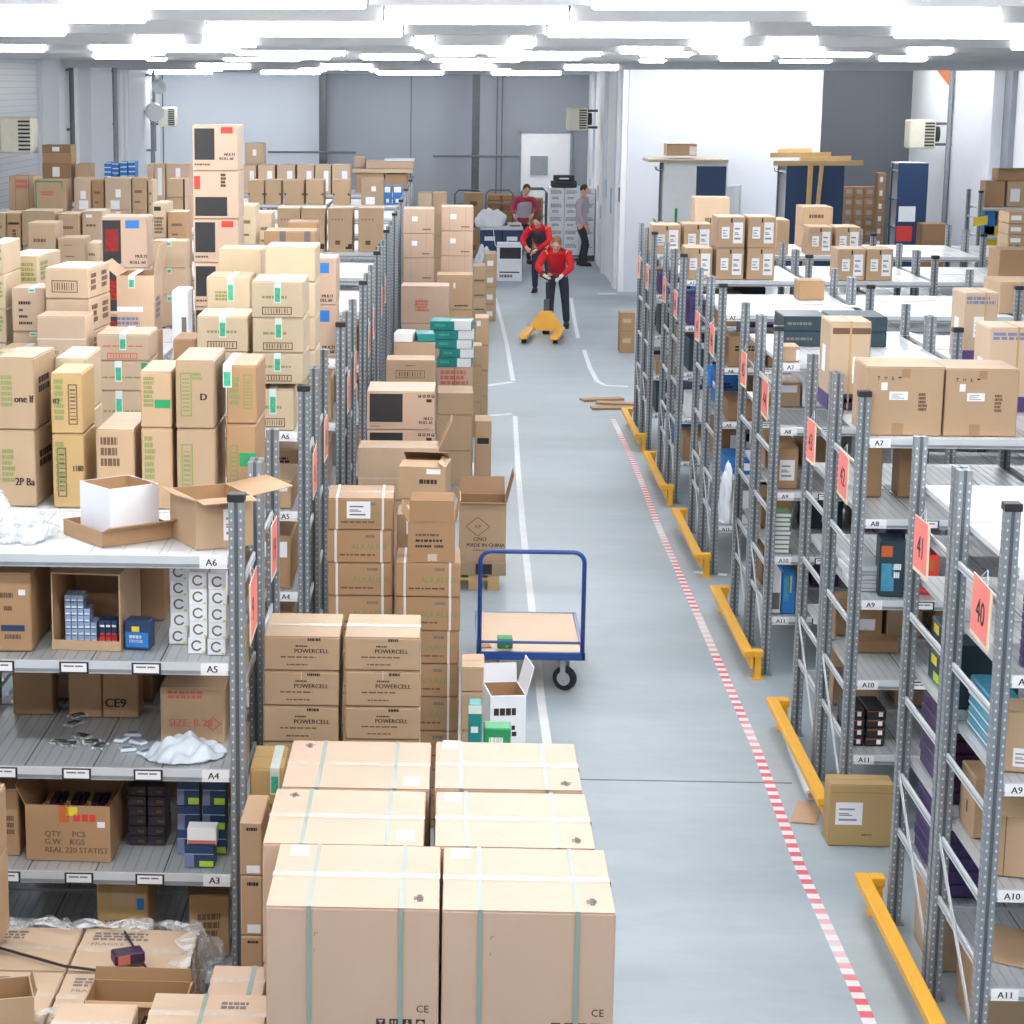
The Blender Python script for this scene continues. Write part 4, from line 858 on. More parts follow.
# third row
mrow = lambda i: [('K', 'F', .04, .24, .48, .93, 'black'), ('K', 'F', .62, .82, .88, .96, 'red'), ('T', 'F', .68, .33, .06, 'MULTI', 'ink', .003), ('T', 'F', .58, .24, .06, 'ROLL 60', 'ink', .003), ('X', 'F', .04, .1, .4, .16, 'inkbrown', 1)] if i != 1 else [('K', 'F', .04, .06, .74, .46, 'black'), ('K', 'F', .02, .62, .15, .9, 'red'), ('X', 'F', .6, .65, .72, .95, 'ink', 4)]
S('the dark tower of cartons', 193, 239, 16.0, .42, Z0, [125, 171, 219, 263, 307], 'pink', mrow, look='with black and red panels', jit=1.2)
S('the blue-label column at the third left shelf end', 315, 337, 15.8, .4, Z0, [258, 305], 'pink', [('K', 'F', .08, .68, .65, .9, 'blue'), ('T', 'F', .3, .16, .06, 'MULTI', 'ink', .003), ('T', 'F', .1, .07, .06, 'ROLL 60', 'ink', .003)], h=.36, look='with a blue label')
S('the red-square column left of the dark tower', 101, 147, 16.75, .4, Z0, [217, 268, 315], 'pink', [('K', 'F', .02, .08, .42, .94, 'black'), ('K', 'F', .08, .32, .36, .76, 'red'), ('K', 'F', .52, .78, .82, .94, 'blue'), ('T', 'F', .72, .2, .06, 'MULTI', 'ink', .003), ('T', 'F', .6, .08, .06, 'ROLL 60', 'ink', .003)], rz=2, look='with black and red panels', jit=.5)
PL = lambda i: [('X', 'F', .2, .5, .8, .62, 'inkbrown', 1), ('X', 'F', .2, .2, .6, .28, 'inkbrown', 1)]
TL = lambda i: [('T', 'F', .22, .72, .07, 'x x x x', 'inkbrown', .003), ('X', 'F', .3, .3, .7, .36, 'inkbrown', 1)]
def SS(rows):
    for r in rows:
        wh, x0, x1, Y, D, lv, m = r[:7]; S(wh, x0, x1, Y, D, Z0, lv, m, r[7] if len(r) > 7 else PL, look=r[8] if len(r) > 8 else '', h=r[9] if len(r) > 9 else None, jit=.4)
SS([('the tall grey-brown column left of the red-square column', 28, 56, 19.1, .4, [223, 264], 'grey', PL, 'large'),
    ('the column right of the tall grey-brown one', 58, 84, 19.1, .4, [238, 266], 'grey', TL, 'shallow'),
    ('the thin column between grey-brown and red-square ones', 86, 100, 19.3, .4, [243, 270], 'cream', PL, 'narrow'),
    ('the beige printed column beside the dark tower', 153, 167, 19.2, .45, [203, 238, 274], 'cream', lambda i: [('K', 'F', .1, .78, .6, .9, 'ink'), ('X', 'F', .1, .1, .8, .6, 'inkbrown', 5)], 'narrow'),
    ('the brown column touching the dark tower', 168, 187, 19.1, .4, [212, 242, 272], 'brown', PL, ''),
    ('the wide stack in front of the beige printed column', 152, 186, 17.7-.0, .3, [241, 268, 295], 'pale', [('G', .5, .2)], 'wide'),
    ('the left edge column of the grey-brown cartons', -6, 6, 22.5, .5, [213, 246], 'grey', PL, 'plain'),
    ('the second grey-brown column from the left edge', 7, 21, 22.5, .5, [213, 246], 'brown', [('K', 'F', .1, .65, .9, .72, 'ink'), ('X', 'F', .4, .2, .7, .5, 'ink', 3)], 'with a dark line'),
    ('the third grey-brown column from the left edge', 22, 55, 22.5, .5, [211, 246], 'grey', PL, 'wide'),
    ('the curved-print column right of the grey-brown ones', 58, 79, 22.5, .5, [214, 246], 'tan', PL, 'mid-sized'),
    ('the pale column next to the curved-print column', 82, 103, 22.6, .5, [211, 244], 'pale', lambda i: [('LB', 'F', .2, .8, .3, .1, 'paper'), ('X', 'F', .2, .5, .8, .6, 'inkbrown', 1)], 'pale'),
    ('the green-taped wide column by the cream stacks', 240, 256, 19.2, .4, [205, 245, 285], 'cream', PL, 'tall'),
    ('the brown low column with two dark tapes', 264, 316, 19.1, .45, [231, 268], 'brown', [('K', 'F', .3, 0, .42, 1, 'inkgrey'), ('K', 'F', .78, 0, .9, 1, 'inkgrey')], 'wide low', .35),
    ('the small column above the two-tape cartons', 287, 318, 20.1, .4, [222, 250], 'brown', PL, 'wide'),
    ('the cream column left of the two-tape cartons', 258, 272, 20.1, .4, [213, 250], 'pale', PL, 'narrow'),
    ])
HZ = lambda i: [('T', 'F', .14, .72, .05, 'x  x  x  x', 'inkbrown', .005), ('K', 'F', .3, .16, .5, .26, 'inkbrown'), ('K', 'F', .72, .06, .98, .12, 'ink'), ('K', 'F', .82, .12, .98, .18, 'ink')]
for i, (a, b) in enumerate(((277, 300), (301, 325), (328, 353), (358, 383))):
    S('the row of tall corner-marked cartons, %s' % cn[i], a, b, 25.85, .5, Z0, [208], 'tan', HZ, look='tall', h=.6, jit=.5)
BT = lambda i: [('K', 'F', .88, .38, 1, .46, 'black'), ('K', 'F', 0, .38, .1, .46, 'black')]
for i, (a, b) in enumerate(((248, 264), (265, 281), (284, 304), (306, 324), (333, 350), (361, 384))):
    S('the row of black-taped cartons behind the corner-marked ones, %s' % cn[i], a, b, 35.9, .5, Z0, [180], 'tan' if i != 5 else 'grey', BT if i < 5 else [('LB', 'F', .45, .55, .2, .2, 'paper'), ('LB', 'F', .2, .02, .4, .3, 'paper')], look='tall', h=.5, jit=.4)
for i, (a, b) in enumerate(((242, 256), (258, 275), (277, 295), (297, 314), (315, 331), (332, 350))):
    S('the farthest row of white-labelled cartons, %s' % cn[i], a, b, 39.3, .6, Z0, [165], 'pale', [('LB', 'F', .55, .1, .3, .7, 'paper')], look='', h=.5, jit=.4)
lone(281, 300, 172, 178, 36.5, .3, 'bookgreen', 0, 'small olive carton on the black-taped row', zb=atY(290, 179, 36.5).z) if False else None
S('the pale pair above the farthest row near the dark tower', 245, 264, 40.2, .5, Z0, [143, 164, 185], 'pale', [('LB', 'F', .4, .4, .2, .3, 'paper')], look='')
for i, (a, b, y, m) in enumerate(((356, 384, 173, 'tan'), (386, 407, 174, 'brown'))): S('the plank-topped cartons by the end wall, %s' % ['left', 'right'][i], a, b, 40.3, .6, Z0, [y], m, look='low', h=.5)
z3 = atY(380, 173, 40.3).z
lone(352, 413, 169, 172.6, 40.2, 1.0, 'cream', 0, 'long pale board lying over the far left cartons', zb=z3+.004, name='board', cat='board', seam=False)
z4 = atY(380, 169, 40.2).z
lone(366, 414, 161.5, 169, 40.25, .8, 'pink', 0, 'flat pinkish carton on the long pale board', zb=z4+.004, name='flat_carton')
lone(384, 414, 159.6, 161.3, 40.25, .8, 'white', 0, 'thin white sheet pack on top of the flat pinkish carton', zb=atY(390, 161.5, 40.25).z+.005, name='sheet_pack', cat='pack', seam=False)
lone(354, 365, 157, 168.9, 40.6, .5, 'pink', 0, 'small pink carton standing at the left end of the long pale board', zb=z4+.004)
for i, (a, b, y) in enumerate(((384, 391, 186), (393, 402, 186))):
    lone(a, b, y, y+17, 36.1, .4, 'blue', 0, 'blue and white carton at the far left shelf end, %s of two' % ['left', 'right'][i], [('K', 'F', .1, .65, .9, .95, 'white'), ('K', 'F', .3, .1, .7, .3, 'white')], zb=Z0)
# far left mixed cartons, below the pipes
SS([('the far-left column beside the green frame carton', 9, 34, 33, .6, [176, 210], 'tan', lambda i: [('X', 'F', .3, .6, .9, .9, 'inkred', 2), ('K', 'F', .25, 0, .27, 1, 'inkgrey'), ('K', 'F', .8, 0, .82, 1, 'inkgrey')], ''),
    ('the column with a green drawn frame', 35, 66, 32.6, .5, [180, 212], 'tan', [('K', 'F', .02, .93, .9, .97, 'green'), ('K', 'F', .02, .03, .9, .07, 'green'), ('K', 'F', .02, .05, .05, .95, 'green'), ('K', 'F', .87, .75, .9, .95, 'green'), ('X', 'F', .2, .5, .7, .65, 'inkred', 2)], ''),
    ('the white-labelled column right of the green frame', 74, 90, 32.7, .5, [178, 210], 'pale', [('LB', 'F', .4, .35, .35, .25, 'paper'), ('LB', 'F', .3, .02, .6, .28, 'paper')], ''),
    ('the reddish narrow column behind the stool leg', 92, 104, 32.8, .5, [180, 210], 'brown', PL, 'reddish'),
    ('the second white-labelled column of the far left', 105, 131, 32.7, .5, [178, 210], 'pale', [('LB', 'F', .4, .4, .2, .25, 'paper'), ('LB', 'F', .2, .02, .35, .28, 'paper')], 'wide'),
    ('the plain column right of the white-labelled ones', 132, 146, 32.7, .5, [178, 210], 'tan', PL, ''),
    ('the column that ends the white-labelled row', 148, 153, 32.8, .5, [180, 212], 'cream', PL, 'very narrow'),
    ('the two-tone cartons by the far left wall', 42, 71, 36.2, .5, [145, 163], 'brown', [('K', 'F', 0, .55, .98, 1, 'dark'), ('LB', 'F', .35, .65, .25, .25, 'paper')], 'two-tone', .45),
    ('the tan cartons right of the two-tone ones', 75, 90, 36.2, .5, [164], 'tan', PL, 'small', .5),
    ('the far cartons between the fan and the dark tower, left', 147, 153, 36.0, .5, [164], 'pink', PL, ''), ('the far cartons between fan and dark tower, middle', 154, 165, 36.1, .5, [164], 'pale', [('LB', 'F', .3, .2, .4, .7, 'paper')], ''),
    ('the far cartons between fan and dark tower, right', 166, 190, 36.1, .5, [164], 'pink', [('LB', 'F', .4, .2, .2, .7, 'paper')], ''),
    ('the small pile behind the beige printed column', 167, 185, 29.3, .5, [179, 198], 'tan', [('K', 'F', .9, 0, 1, 1, 'ink')], 'small'),
    ('the pile right of the small pile', 180, 192, 29.9, .4, [195, 212], 'pink', PL, 'low'),
    ('the low row under the white-labelled ones, left', 60, 100, 26.0, .5, [224, 240], 'pale', PL, 'low'),
    ('the low row under the white-labelled ones, right', 104, 150, 26.0, .5, [224, 240], 'tan', PL, 'low')])
k2 = 0
for (x0_, ys_) in ((104, (170, 176, 182)), (112, (166, 171, 176)), (120, (165, 170, 175)), (128, (164, 169, 174))):
    for y_ in ys_:
        pass
S('the blue pile in the far left corner, first', 104, 111, 36.2, .4, Z0, [162.5, 167, 171.5], 'blue', [('K', 'F', 0, .8, 1, 1, 'white')], look='flat', seam=False)
S('the blue pile in the far left corner, second', 112, 119, 36.3, .4, Z0, [163.5, 168, 172.5], 'blue', [('K', 'F', 0, .8, 1, 1, 'white')], look='flat', seam=False)
S('the blue pile in the far left corner, third', 120, 127, 36.2, .4, Z0, [162, 166.5, 171], 'blue', [('K', 'F', 0, .8, 1, 1, 'white')], look='flat', seam=False)
S('the blue pile in the far left corner, fourth', 128, 135, 36.3, .4, Z0, [161.5, 166, 171], 'blue', [('K', 'F', 0, .8, 1, 1, 'white')], look='flat', seam=False)
# ------------------------------------------------------------------ near left shelving, things on the inner shelves
ZL = {n: z+.0035 for n, z in zip((6, 5, 4, 3, 2), LV)}
def onshelf(x0, x1, yt, Y, D, lev, m, items=(), rz=0, label='', **k): return lone(x0, x1, yt, yt, Y, D, m, rz, label, items, zb=ZL[lev], **k)
onshelf(-38, 30, 573, 9.1, .5, 5, 'brown', [('LB', 'F', .82, .72, .1, .07, 'paper'), ('X', 'F', .55, .66, .8, .75, 'inkbrown', 1), ('X', 'F', .6, .5, .75, .58, 'inkbrown', 1), ('K', 'F', .55, .26, .9, .34, 'navy'), ('X', 'F', .6, .14, .85, .22, 'inkbrown', 1)], 0, 'brown carton with a navy print bar at the left end of shelf A5')
# carton on its side, open to the camera
def side_open(x0, x1, yt, Y, D, lev, rz, label):
    A = atY(x0, yt, Y); B = atY(x1, yt, Y); w = B.x-A.x; h = A.z-ZL[lev]; t = .006; mb = MB()
    mb.box(-w/2, w/2, 0, D, 0, t, 'tan'); mb.box(-w/2, w/2, 0, D, h-t, h, 'tan'); mb.box(-w/2, -w/2+t, 0, D, t, h-t, 'tan'); mb.box(w/2-t, w/2, 0, D, t, h-t, 'tan'); mb.box(-w/2+t, w/2-t, D-t, D, t, h-t, 'inside')
    mb.box(-w/2+t, -w/2+t+.001, .002, D-t, t, h-t, 'inside')
    o = mb.build('open_cardboard_box', None, ((A.x+B.x)/2, Y, ZL[lev]), math.radians(rz)); tag(o, label, 'box')
    f = MB(); f.box(-w/2, w/2, -.006, 0, 0, .045, 'tan'); f.build('flap', o)
    return o, w, h
so, w_, h_ = side_open(50, 120, 573, 9.15, .42, 5, -4, 'tan carton lying on its side with its mouth to the aisle, shelf A5')
for c in range(5):
    for r in range(7 if c < 3 else 5 if c < 4 else 3):
        x = so.location.x-.10+c*.029; z = ZL[5]+.012+r*.031
        carton(.026, .1, .028, (x, 9.3, z), 'mixblue', [('K', 'F', .1, .1, .9, .35, 'white')], 0, 'small pale blue packet, %s column and %s layer inside the tan carton, shelf A5' % (['first', 'second', 'third', 'fourth', 'fifth'][c], ['lowest', 'second', 'third', 'fourth', 'fifth', 'sixth', 'seventh'][r]), 'small packets in the tan carton on its side', 'packet', 'packet', seam=False, c=0)
for c in range(3):
    for r in range(3):
        carton(.024, .08, .034, (so.location.x+.06+c*.027, 9.26, ZL[5]+.012+r*.037), 'navy' if r else 'red', [('K', 'F', .1, .1, .9, .4, 'white' if r != 1 else 'red')], 0, 'dark blister pack, %s column and %s layer right of the pale blue packets, shelf A5' % (['left', 'middle', 'right'][c], ['low', 'middle', 'high'][r]), 'blister packs in the tan carton on its side', 'packet', 'blister_pack', seam=False, c=0)
onshelf(125, 151, 621, 9.16, .09, 5, 'navy', [('K', 'F', .05, .1, .95, .6, 'blue'), ('K', 'F', .3, .62, .6, .8, 'yellow2'), ('X', 'F', .2, .2, .8, .5, 'white', 2)], -8, 'dark blue retail bag box right of the tan carton, shelf A5', name='retail_box', cat='box', seam=False)
RING = []
def ringbox(x0, x1, z, Y, lab):
    A = atY(x0, 600, Y); B = atY(x1, 600, Y); w = B.x-A.x-.002; h = .0735
    o = carton(w, w, h, ((A.x+B.x)/2, Y+w/2, z), 'white', [], math.radians(R_.uniform(-3, 3)), lab, 'small white boxes with a dark ring mark', 'box', 'small_white_box', seam=False, c=.002)
    mb = MB(); n = 18
    for i in range(n-3):
        a0 = .55+i*2*PI/n; a1 = a0+2*PI/n; r0, r1 = .017, .025
        mb.face([(r0*math.cos(a0), -w/2-.0015, h/2+r0*math.sin(a0)), (r0*math.cos(a1), -w/2-.0015, h/2+r0*math.sin(a1)), (r1*math.cos(a1), -w/2-.0015, h/2+r1*math.sin(a1)), (r1*math.cos(a0), -w/2-.0015, h/2+r1*math.sin(a0))][::-1], 'inkgrey')
    mb.face([(w*.3, -w/2-.0012, 0.004), (w*.46, -w/2-.0012, .004), (w*.46, -w/2-.0012, .012), (w*.3, -w/2-.0012, .012)], 'yellow2')
    mb.build('ring_print', o)
for c, (a, b, Y, n) in enumerate(((170, 188, 9.28, 5), (189, 207, 9.12, 5), (208.5, 226.5, 9.1, 5))):
    for r in range(n): ringbox(a+(0 if r else -2), b+(0 if r else -2), ZL[5]+r*.0745, Y, 'small white ring-marked box, %s column, %s, shelf A5' % (['left', 'middle', 'right'][c], ['lowest', 'second from below', 'middle', 'second from the top', 'topmost'][r]))
# shelf A5 rear, seen through
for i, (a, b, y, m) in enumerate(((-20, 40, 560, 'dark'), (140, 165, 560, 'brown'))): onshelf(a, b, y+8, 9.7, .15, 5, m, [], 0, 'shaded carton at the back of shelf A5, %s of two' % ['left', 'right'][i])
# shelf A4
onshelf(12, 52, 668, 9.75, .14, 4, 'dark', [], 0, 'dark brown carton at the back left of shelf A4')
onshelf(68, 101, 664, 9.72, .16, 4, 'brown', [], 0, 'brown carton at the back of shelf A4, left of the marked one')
onshelf(102, 138, 664, 9.72, .16, 4, 'brown', [('T', 'F', .04, .2, .16, 'CE9', 'ink', .004)], 0, 'brown carton with a bold black mark at the back of shelf A4')
onshelf(160, 224, 688, 9.35, .45, 4, 'tan', [('X', 'F', .12, .78, .72, .94, 'inkred', 2), ('T', 'F', .12, .3, .13, 'SIZE: B 28', 'inkred', .002), ('O', 'F', .82, .35, .03, 'inkred')], 0, 'tan carton with red print behind the white bag, shelf A4')
g = atY(178, 740, 9.15)
def sheetbag(c, rx, ry, h, m, seed):
    mb = MB(); n = 28; rr = random.Random(seed); P = [[None]*n for _ in range(n)]
    for i in range(n):
        for j in range(n):
            u = i/(n-1)*2-1; v = j/(n-1)*2-1; d = math.sqrt(u*u+v*v)
            z = max(0, 1-d**3.2)*h*(.8+.28*math.sin(4.2*u+seed)*math.cos(3.4*v)+.12*math.sin(11*u-6*v))+.012*math.sin(9*u+3*v)+.008*math.sin(14*v-5*u)
            s_ = (1/max(1, d))
            P[i][j] = (u*rx*s_, v*ry*s_, max(.002+.004*abs(math.sin(7*u)), z))
    vs = [p for r in P for p in r]; fs = [(i*n+j, (i+1)*n+j, (i+1)*n+j+1, i*n+j+1) for i in range(n-1) for j in range(n-1)]
    mb.add(vs, fs, m); return mb.build('plastic_bag', None, c, .3, smooth=True)
tag(sheetbag((g.x+.03, 9.17, ZL[4]), .19, .14, .09, 'plastic', 2), 'crumpled white plastic bag at the right of shelf A4', 'bag')
for i, (x, y, rz) in enumerate(((70, 750, 10), (82, 742, -25), (78, 725, 40), (92, 748, 15), (60, 748, -10), (74, 733, 60), (100, 752, 80))):
    p = atZ(x, y-4, ZL[4]); mb = MB(); mb.box(-.045, .045, -.03, .03, 0, .012, 'film', c=.004); mb.box(-.03, .03, -.02, .02, .012, .016, 'vest'); mb.box(-.03, .0, -.02, -.006, .016, .017, 'bookgreen')
    tag(mb.build('blister_packet', None, (p.x, max(9.02, p.y), ZL[4]+.002+.018*(i % 3 > 1)), math.radians(rz)), 'dark packet in clear wrap, loose in the small heap on shelf A4', 'packet', 'loose wrapped packets on shelf A4')
for i, (x, y, rz) in enumerate(((128, 755, 20), (138, 748, -30), (146, 758, 50), (133, 740, 5), (122, 745, 70))):
    p = atZ(x, y-4, ZL[4]); mb = MB(); mb.box(-.04, .04, -.025, .025, 0, .016, 'plastic', c=.005); mb.box(-.025, .02, -.012, .012, .016, .018, 'inkblue')
    tag(mb.build('wrapped_packet', None, (p.x, max(9.02, p.y), ZL[4]+.001), math.radians(rz)), 'pale wrapped packet in the heap left of the white bag, shelf A4', 'packet', 'pale packets beside the white bag')
# shelf A3
onshelf(-45, 18, 789, 9.15, .45, 3, 'brown', [('X', 'F', .75, .3, .95, .6, 'inkbrown', 3)], 0, 'brown carton at the left end of shelf A3')
zz = atY(70, 806, 9.1).z
o = lopen(27, 112, 806, 857, 9.1, .42, 'brown', -2, [('B', .1, 12), ('L', .1, 25)],
    [('K', 'F', .4, .7, .52, 1.0, 'orange'), ('K', 'F', .48, .82, .62, .98, 'yellow2'), ('K', 'F', .57, .72, .65, .85, 'red'), ('K', 'F', .67, .72, .74, .85, 'red'), ('K', 'F', .76, .72, .83, .85, 'red'), ('T', 'F', .22, .44, .1, 'QTY.    PCS', 'inkbrown', .002), ('T', 'F', .22, .3, .1, 'G.W.   KGS', 'inkbrown', .002), ('T', 'F', .22, .15, .1, 'REAL 220 STATIST', 'inkbrown', .002), ('LB', 'F', .85, .62, .09, .1, 'paper')],
    'open brown carton with red stamps and rows of goods, shelf A3', zb=ZL[3])
cxx = o.location.x
for r in range(2):
    for c in range(10):
        mb = MB(); mb.box(-.011, .011, -.07, .07, 0, .2-.01*r, 'purpledark' if c % 3 else 'brown', c=.002); tag(mb.build('slim_box', None, (cxx-.145+c*.0325, 9.22+r*.19, ZL[3]+.012), 0), 'slim upright box packed in the open carton, %s row, shelf A3' % ['front', 'back'][r], 'box', 'slim boxes, %s row of the open carton' % ['front', 'back'][r])
for c in range(2):
    for r in range(6):
        a, b = ((128, 146), (147, 165))[c]; A = atY(a, 800, 9.32); B = atY(b, 800, 9.32)
        carton(B.x-A.x-.002, .2, .046, ((A.x+B.x)/2, 9.42, ZL[3]+.001+r*.048), 'black', [('K', 'F', .05, .1, .4, .5, 'purpledark'), ('X', 'F', .5, .2, .9, .6, 'inkbrown', 1)], math.radians(R_.uniform(-2, 2)), 'flat black box, %s pile, %s, middle of shelf A3' % (['left', 'right'][c], ['lowest', 'second up', 'third up', 'fourth up', 'fifth up', 'topmost'][r]), 'flat black boxes on shelf A3', 'box', 'flat_box', seam=False, c=.002)
def tin(x0, x1, z, h, Y, lab):
    A = atY(x0, 820, Y); B = atY(x1, 820, Y); w = B.x-A.x-.003
    carton(w, .1, h, ((A.x+B.x)/2, Y+.05, z), 'navy', [('K', 'F', 0, 0, .32, .62, 'inkblue'), ('K', 'F', .5, .05, .98, .32, 'lime'), ('K', 'F', 0, .62, 1, .66, 'mixblue')], math.radians(R_.uniform(-2, 2)), lab, 'navy boxes with a lime corner', 'box', 'navy_box', seam=False, c=.002)
for c, (a, b) in enumerate(((177, 200), (203, 226))):
    for r in range(3): tin(a, b, ZL[3]+.001+r*.117, .115, 9.22, 'navy and lime box, %s column, %s, right end of shelf A3' % (['left', 'right'][c], ['lowest', 'middle', 'topmost'][r]))
tin(184, 214, ZL[3]+.001, .10, 9.05, 'navy and lime box lowest in front of the two columns, shelf A3')
A = atY(187, 820, 9.06); B = atY(216, 820, 9.06); carton(B.x-A.x, .09, .08, ((A.x+B.x)/2, 9.105, ZL[3]+.103), 'white', [('K', 'F', .02, .1, .98, .3, 'inkred'), ('K', 'F', .02, 0, .98, .1, 'navy')], 0, 'white box with a pink band on the front navy box, shelf A3', None, 'box', 'small_box', seam=False, c=.002)
# shelf A2
onshelf(95, 146, 879, 9.12, .4, 2, 'yellow', [('K', 'F', .3, .65, .75, .98, 'tan'), ('T', 'F', .14, .38, .09, 'N.W.  KGS', 'inkbrown', .002), ('T', 'F', .14, .24, .09, 'QTY: 2 PCS/CTN', 'inkbrown', .002), ('T', 'F', .14, .1, .09, 'N: 7 - 4 KG', 'inkbrown', .002), ('K', 'F', .78, .6, .92, .75, 'blue')], 2, 'yellowish carton with a blue dot on shelf A2')
onshelf(184, 224, 895, 9.12, .35, 2, 'brown', [('X', 'F', .2, .3, .8, .7, 'inkbrown', 3)], 8, 'brown carton under clear film at the right end of shelf A2')
g = atY(206, 915, 9.06); blob('plastic_bag', (g.x-.02, 9.06, ZL[2]+.002), (.08, .035, .11), 'film', 'clear film bundle before the brown carton, shelf A2', 'bag', 8, .2)
# cartons beside the first left shelving
S('the narrow column between shelving and big cartons', 240, 263, 8.55, .36, 0, [822, 876, 936], 'tan', lambda i: [('LB', 'F', .3, .05, .6, .14, 'paper'), ('X', 'F', .3, .82, .9, .9, 'ink', 1)], look='narrow', h=.23, jit=.3)
S('the column topped by a green-taped carton', 249, 284, 9.02, .33, 0, [768, 806], 'yellow', lambda i: [('G', .72, .7)] if i == 0 else [('B', 'F', .3, .2, .8, .6, 'inkbrown')], rz=0, look='slightly turned', h=.2, jit=1)
# foreground bottom left: wrapped bundle and open cartons
zf = atY(100, 925, 8.5).z
pallet(-2.1, -1.0, 7.75, 8.75, 0, 'wooden pallet under the film wrapped bundle at the lower left')
# bundle body made of cartons up to the film
zb0 = .132; zt0 = .76
for i, (xx, yy) in enumerate(((-1.84, 8.02), (-1.335, 8.02), (-1.84, 8.5), (-1.335, 8.5))):
    for r in range(2):
        carton(.495, .46, .31, (xx, yy, zb0+r*.313), 'pale', [('T', 'T', .1, .6, .06, 'FRAGILE', 'inkgrey'), ('X', 'T', .1, .7, .6, .9, 'inkgrey', 3), ('P',), ('X', 'F', .1, .5, .7, .9, 'inkbrown', 3)] if r else [], math.radians(R_.uniform(-.5, .5)), 'pale carton in the film wrapped bundle, %s, %s layer' % (['front left', 'front right', 'rear left', 'rear right'][i], ['bottom', 'top'][r]), 'cartons in the film wrapped bundle')
def film_wrap(x0, x1, y0, y1, z0, z1):
    mb = MB(); n = 36; rr = random.Random(3); ring = []
    per = [(x0, y0), (x1, y0), (x1, y1), (x0, y1)]
    for k in range(4):
        a, b = per[k], per[(k+1) % 4]
        for i in range(n): t = i/n; ring.append((a[0]+(b[0]-a[0])*t, a[1]+(b[1]-a[1])*t, k))
    N = len(ring); rows = 14; vs = []
    for j in range(rows):
        z = z0+(z1-z0)*j/(rows-1)
        for i, (x, y, k) in enumerate(ring):
            q = .008*math.sin(i*.9+j*.7)+.006*math.sin(i*2.3-j*1.9); nx, ny = ((0, -1), (1, 0), (0, 1), (-1, 0))[k]
            top = .035*rr.random() if j == rows-1 else 0
            vs.append((x+nx*(q+.012), y+ny*(q+.012), z+top))
    fs = [(j*N+i, j*N+(i+1) % N, (j+1)*N+(i+1) % N, (j+1)*N+i) for j in range(rows-1) for i in range(N)]
    mb.add(vs, fs, 'film')
    base = len(mb.v)-0
    # band lying over the top rim
    vs2 = []
    for i, (x, y, k) in enumerate(ring):
        cxm, cym = (x0+x1)/2, (y0+y1)/2; nx, ny = ((0, 1), (-1, 0), (0, -1), (1, 0))[k]
        wv = .06+.03*math.sin(i*.7)+.02*rr.random()
        vs2.append((x, y, z1+.02+.01*math.sin(i))); vs2.append((x+nx*wv, y+ny*wv, z1+.008+.008*rr.random()))
    mb.add(vs2, [(2*i, 2*((i+1) % N), 2*((i+1) % N)+1, 2*i+1) for i in range(N)], 'film')
    o = mb.build('stretch_film', None, (0, 0, 0), 0, smooth=True); return o
o = film_wrap(-2.1, -1.07, 7.78, 8.74, .14, zt0+.01); tag(o, 'clear stretch film wrapped round the bundle of cartons at the lower left', 'film')
mb = MB(); mb.tube([(-1.98, 8.5, zt0+.012), (-1.6, 8.28, zt0+.014), (-1.25, 8.2, zt0+.012)], .006, 'black', 6); tag(mb.build('strap'), 'loose black strap lying across the film wrapped bundle, longer one', 'strap', 'loose black straps')
mb = MB(); mb.tube([(-1.4, 8.66, zt0+.012), (-1.26, 8.3, zt0+.013), (-1.13, 7.95, zt0+.012)], .006, 'black', 6); tag(mb.build('strap'), 'black strap near the right rim of the film wrapped bundle', 'strap', 'loose black straps')
g = atZ(128, 960, zt0+.03); carton(.13, .08, .05, (g.x, g.y, zt0+.024), 'purpledark', [('K', 'F', .1, .1, .5, .9, 'inkred'), ('K', 'T', .1, .1, .6, .8, 'vest')], .4, 'small dark red box lying on the film wrapped bundle', None, 'box', 'small_box', seam=False)
# nearer boxes
yN = 7.25
def nb(x0, x1, yt, Y, D, m, rz, label, items=(), opened=None, base=0, h=None):
    A = atY(x0, yt, Y); B = atY(x1, yt, Y); zt = atY((x0+x1)/2, yt, Y).z; hh = h or .4
    n = max(1, round((zt-base)/hh)); hh = (zt-base)/n
    for i in range(n):
        z = base+i*hh
        if i == n-1 and opened is not None: open_box(B.x-A.x, D, hh-.003, ((A.x+B.x)/2, Y+D/2, z+.0015), m, math.radians(rz), opened, items, label)
        else: carton(B.x-A.x, D, hh-.003, ((A.x+B.x)/2, Y+D/2, z+.0015), m, items if i == n-1 else (), math.radians(rz), label if i == n-1 else 'carton under the '+label.split(',')[0]+(', %s' % ORD[n-1-i]), 'supporting cartons at the lower left')
nb(84, 186, 1002, 7.42, .2, 'brown', -1, 'open brown carton in front of the film bundle', [('T', 'F', .38, .72, .13, 'FRAGILE', 'ink', .003)], [('B', .05, 8), ('F', .03, 100)], h=.3)
nb(142, 262, 1034, 7.0, .34, 'pale', 0, 'pale taped carton at the bottom edge, lowest in view', [('P',), ('S', .45, 'strapgreen', .016), ('X', 'T', .6, .6, .9, .8, 'inkgrey', 2)], h=.3)
nb(42, 124, 1044, 6.95, .34, 'pale', 0, 'pale carton at the bottom edge, left of the lowest taped one', [('P',)], h=.3)
nb(-48, 26, 1000, 7.42, .2, 'tan', 16, 'open tan carton cut by the lower left corner', [('X', 'R', .1, .7, .8, .85, 'ink', 1)], [('R', .03, 20)], h=.3)
nb(206, 262, 996, 7.42, .28, 'pink', 0, 'pale taped carton beside the nearest big strapped one', [('P',), ('S', .75, 'strapgreen', .02)], h=.32)
S('the lone corner carton on the left edge', -20, 9, 8.05-.0, .3, zt0+.004, [803], 'tan', [('LB', 'F', .5, .6, .48, .35, 'paper', 'tagink')], h=.4, look='labelled') if False else None
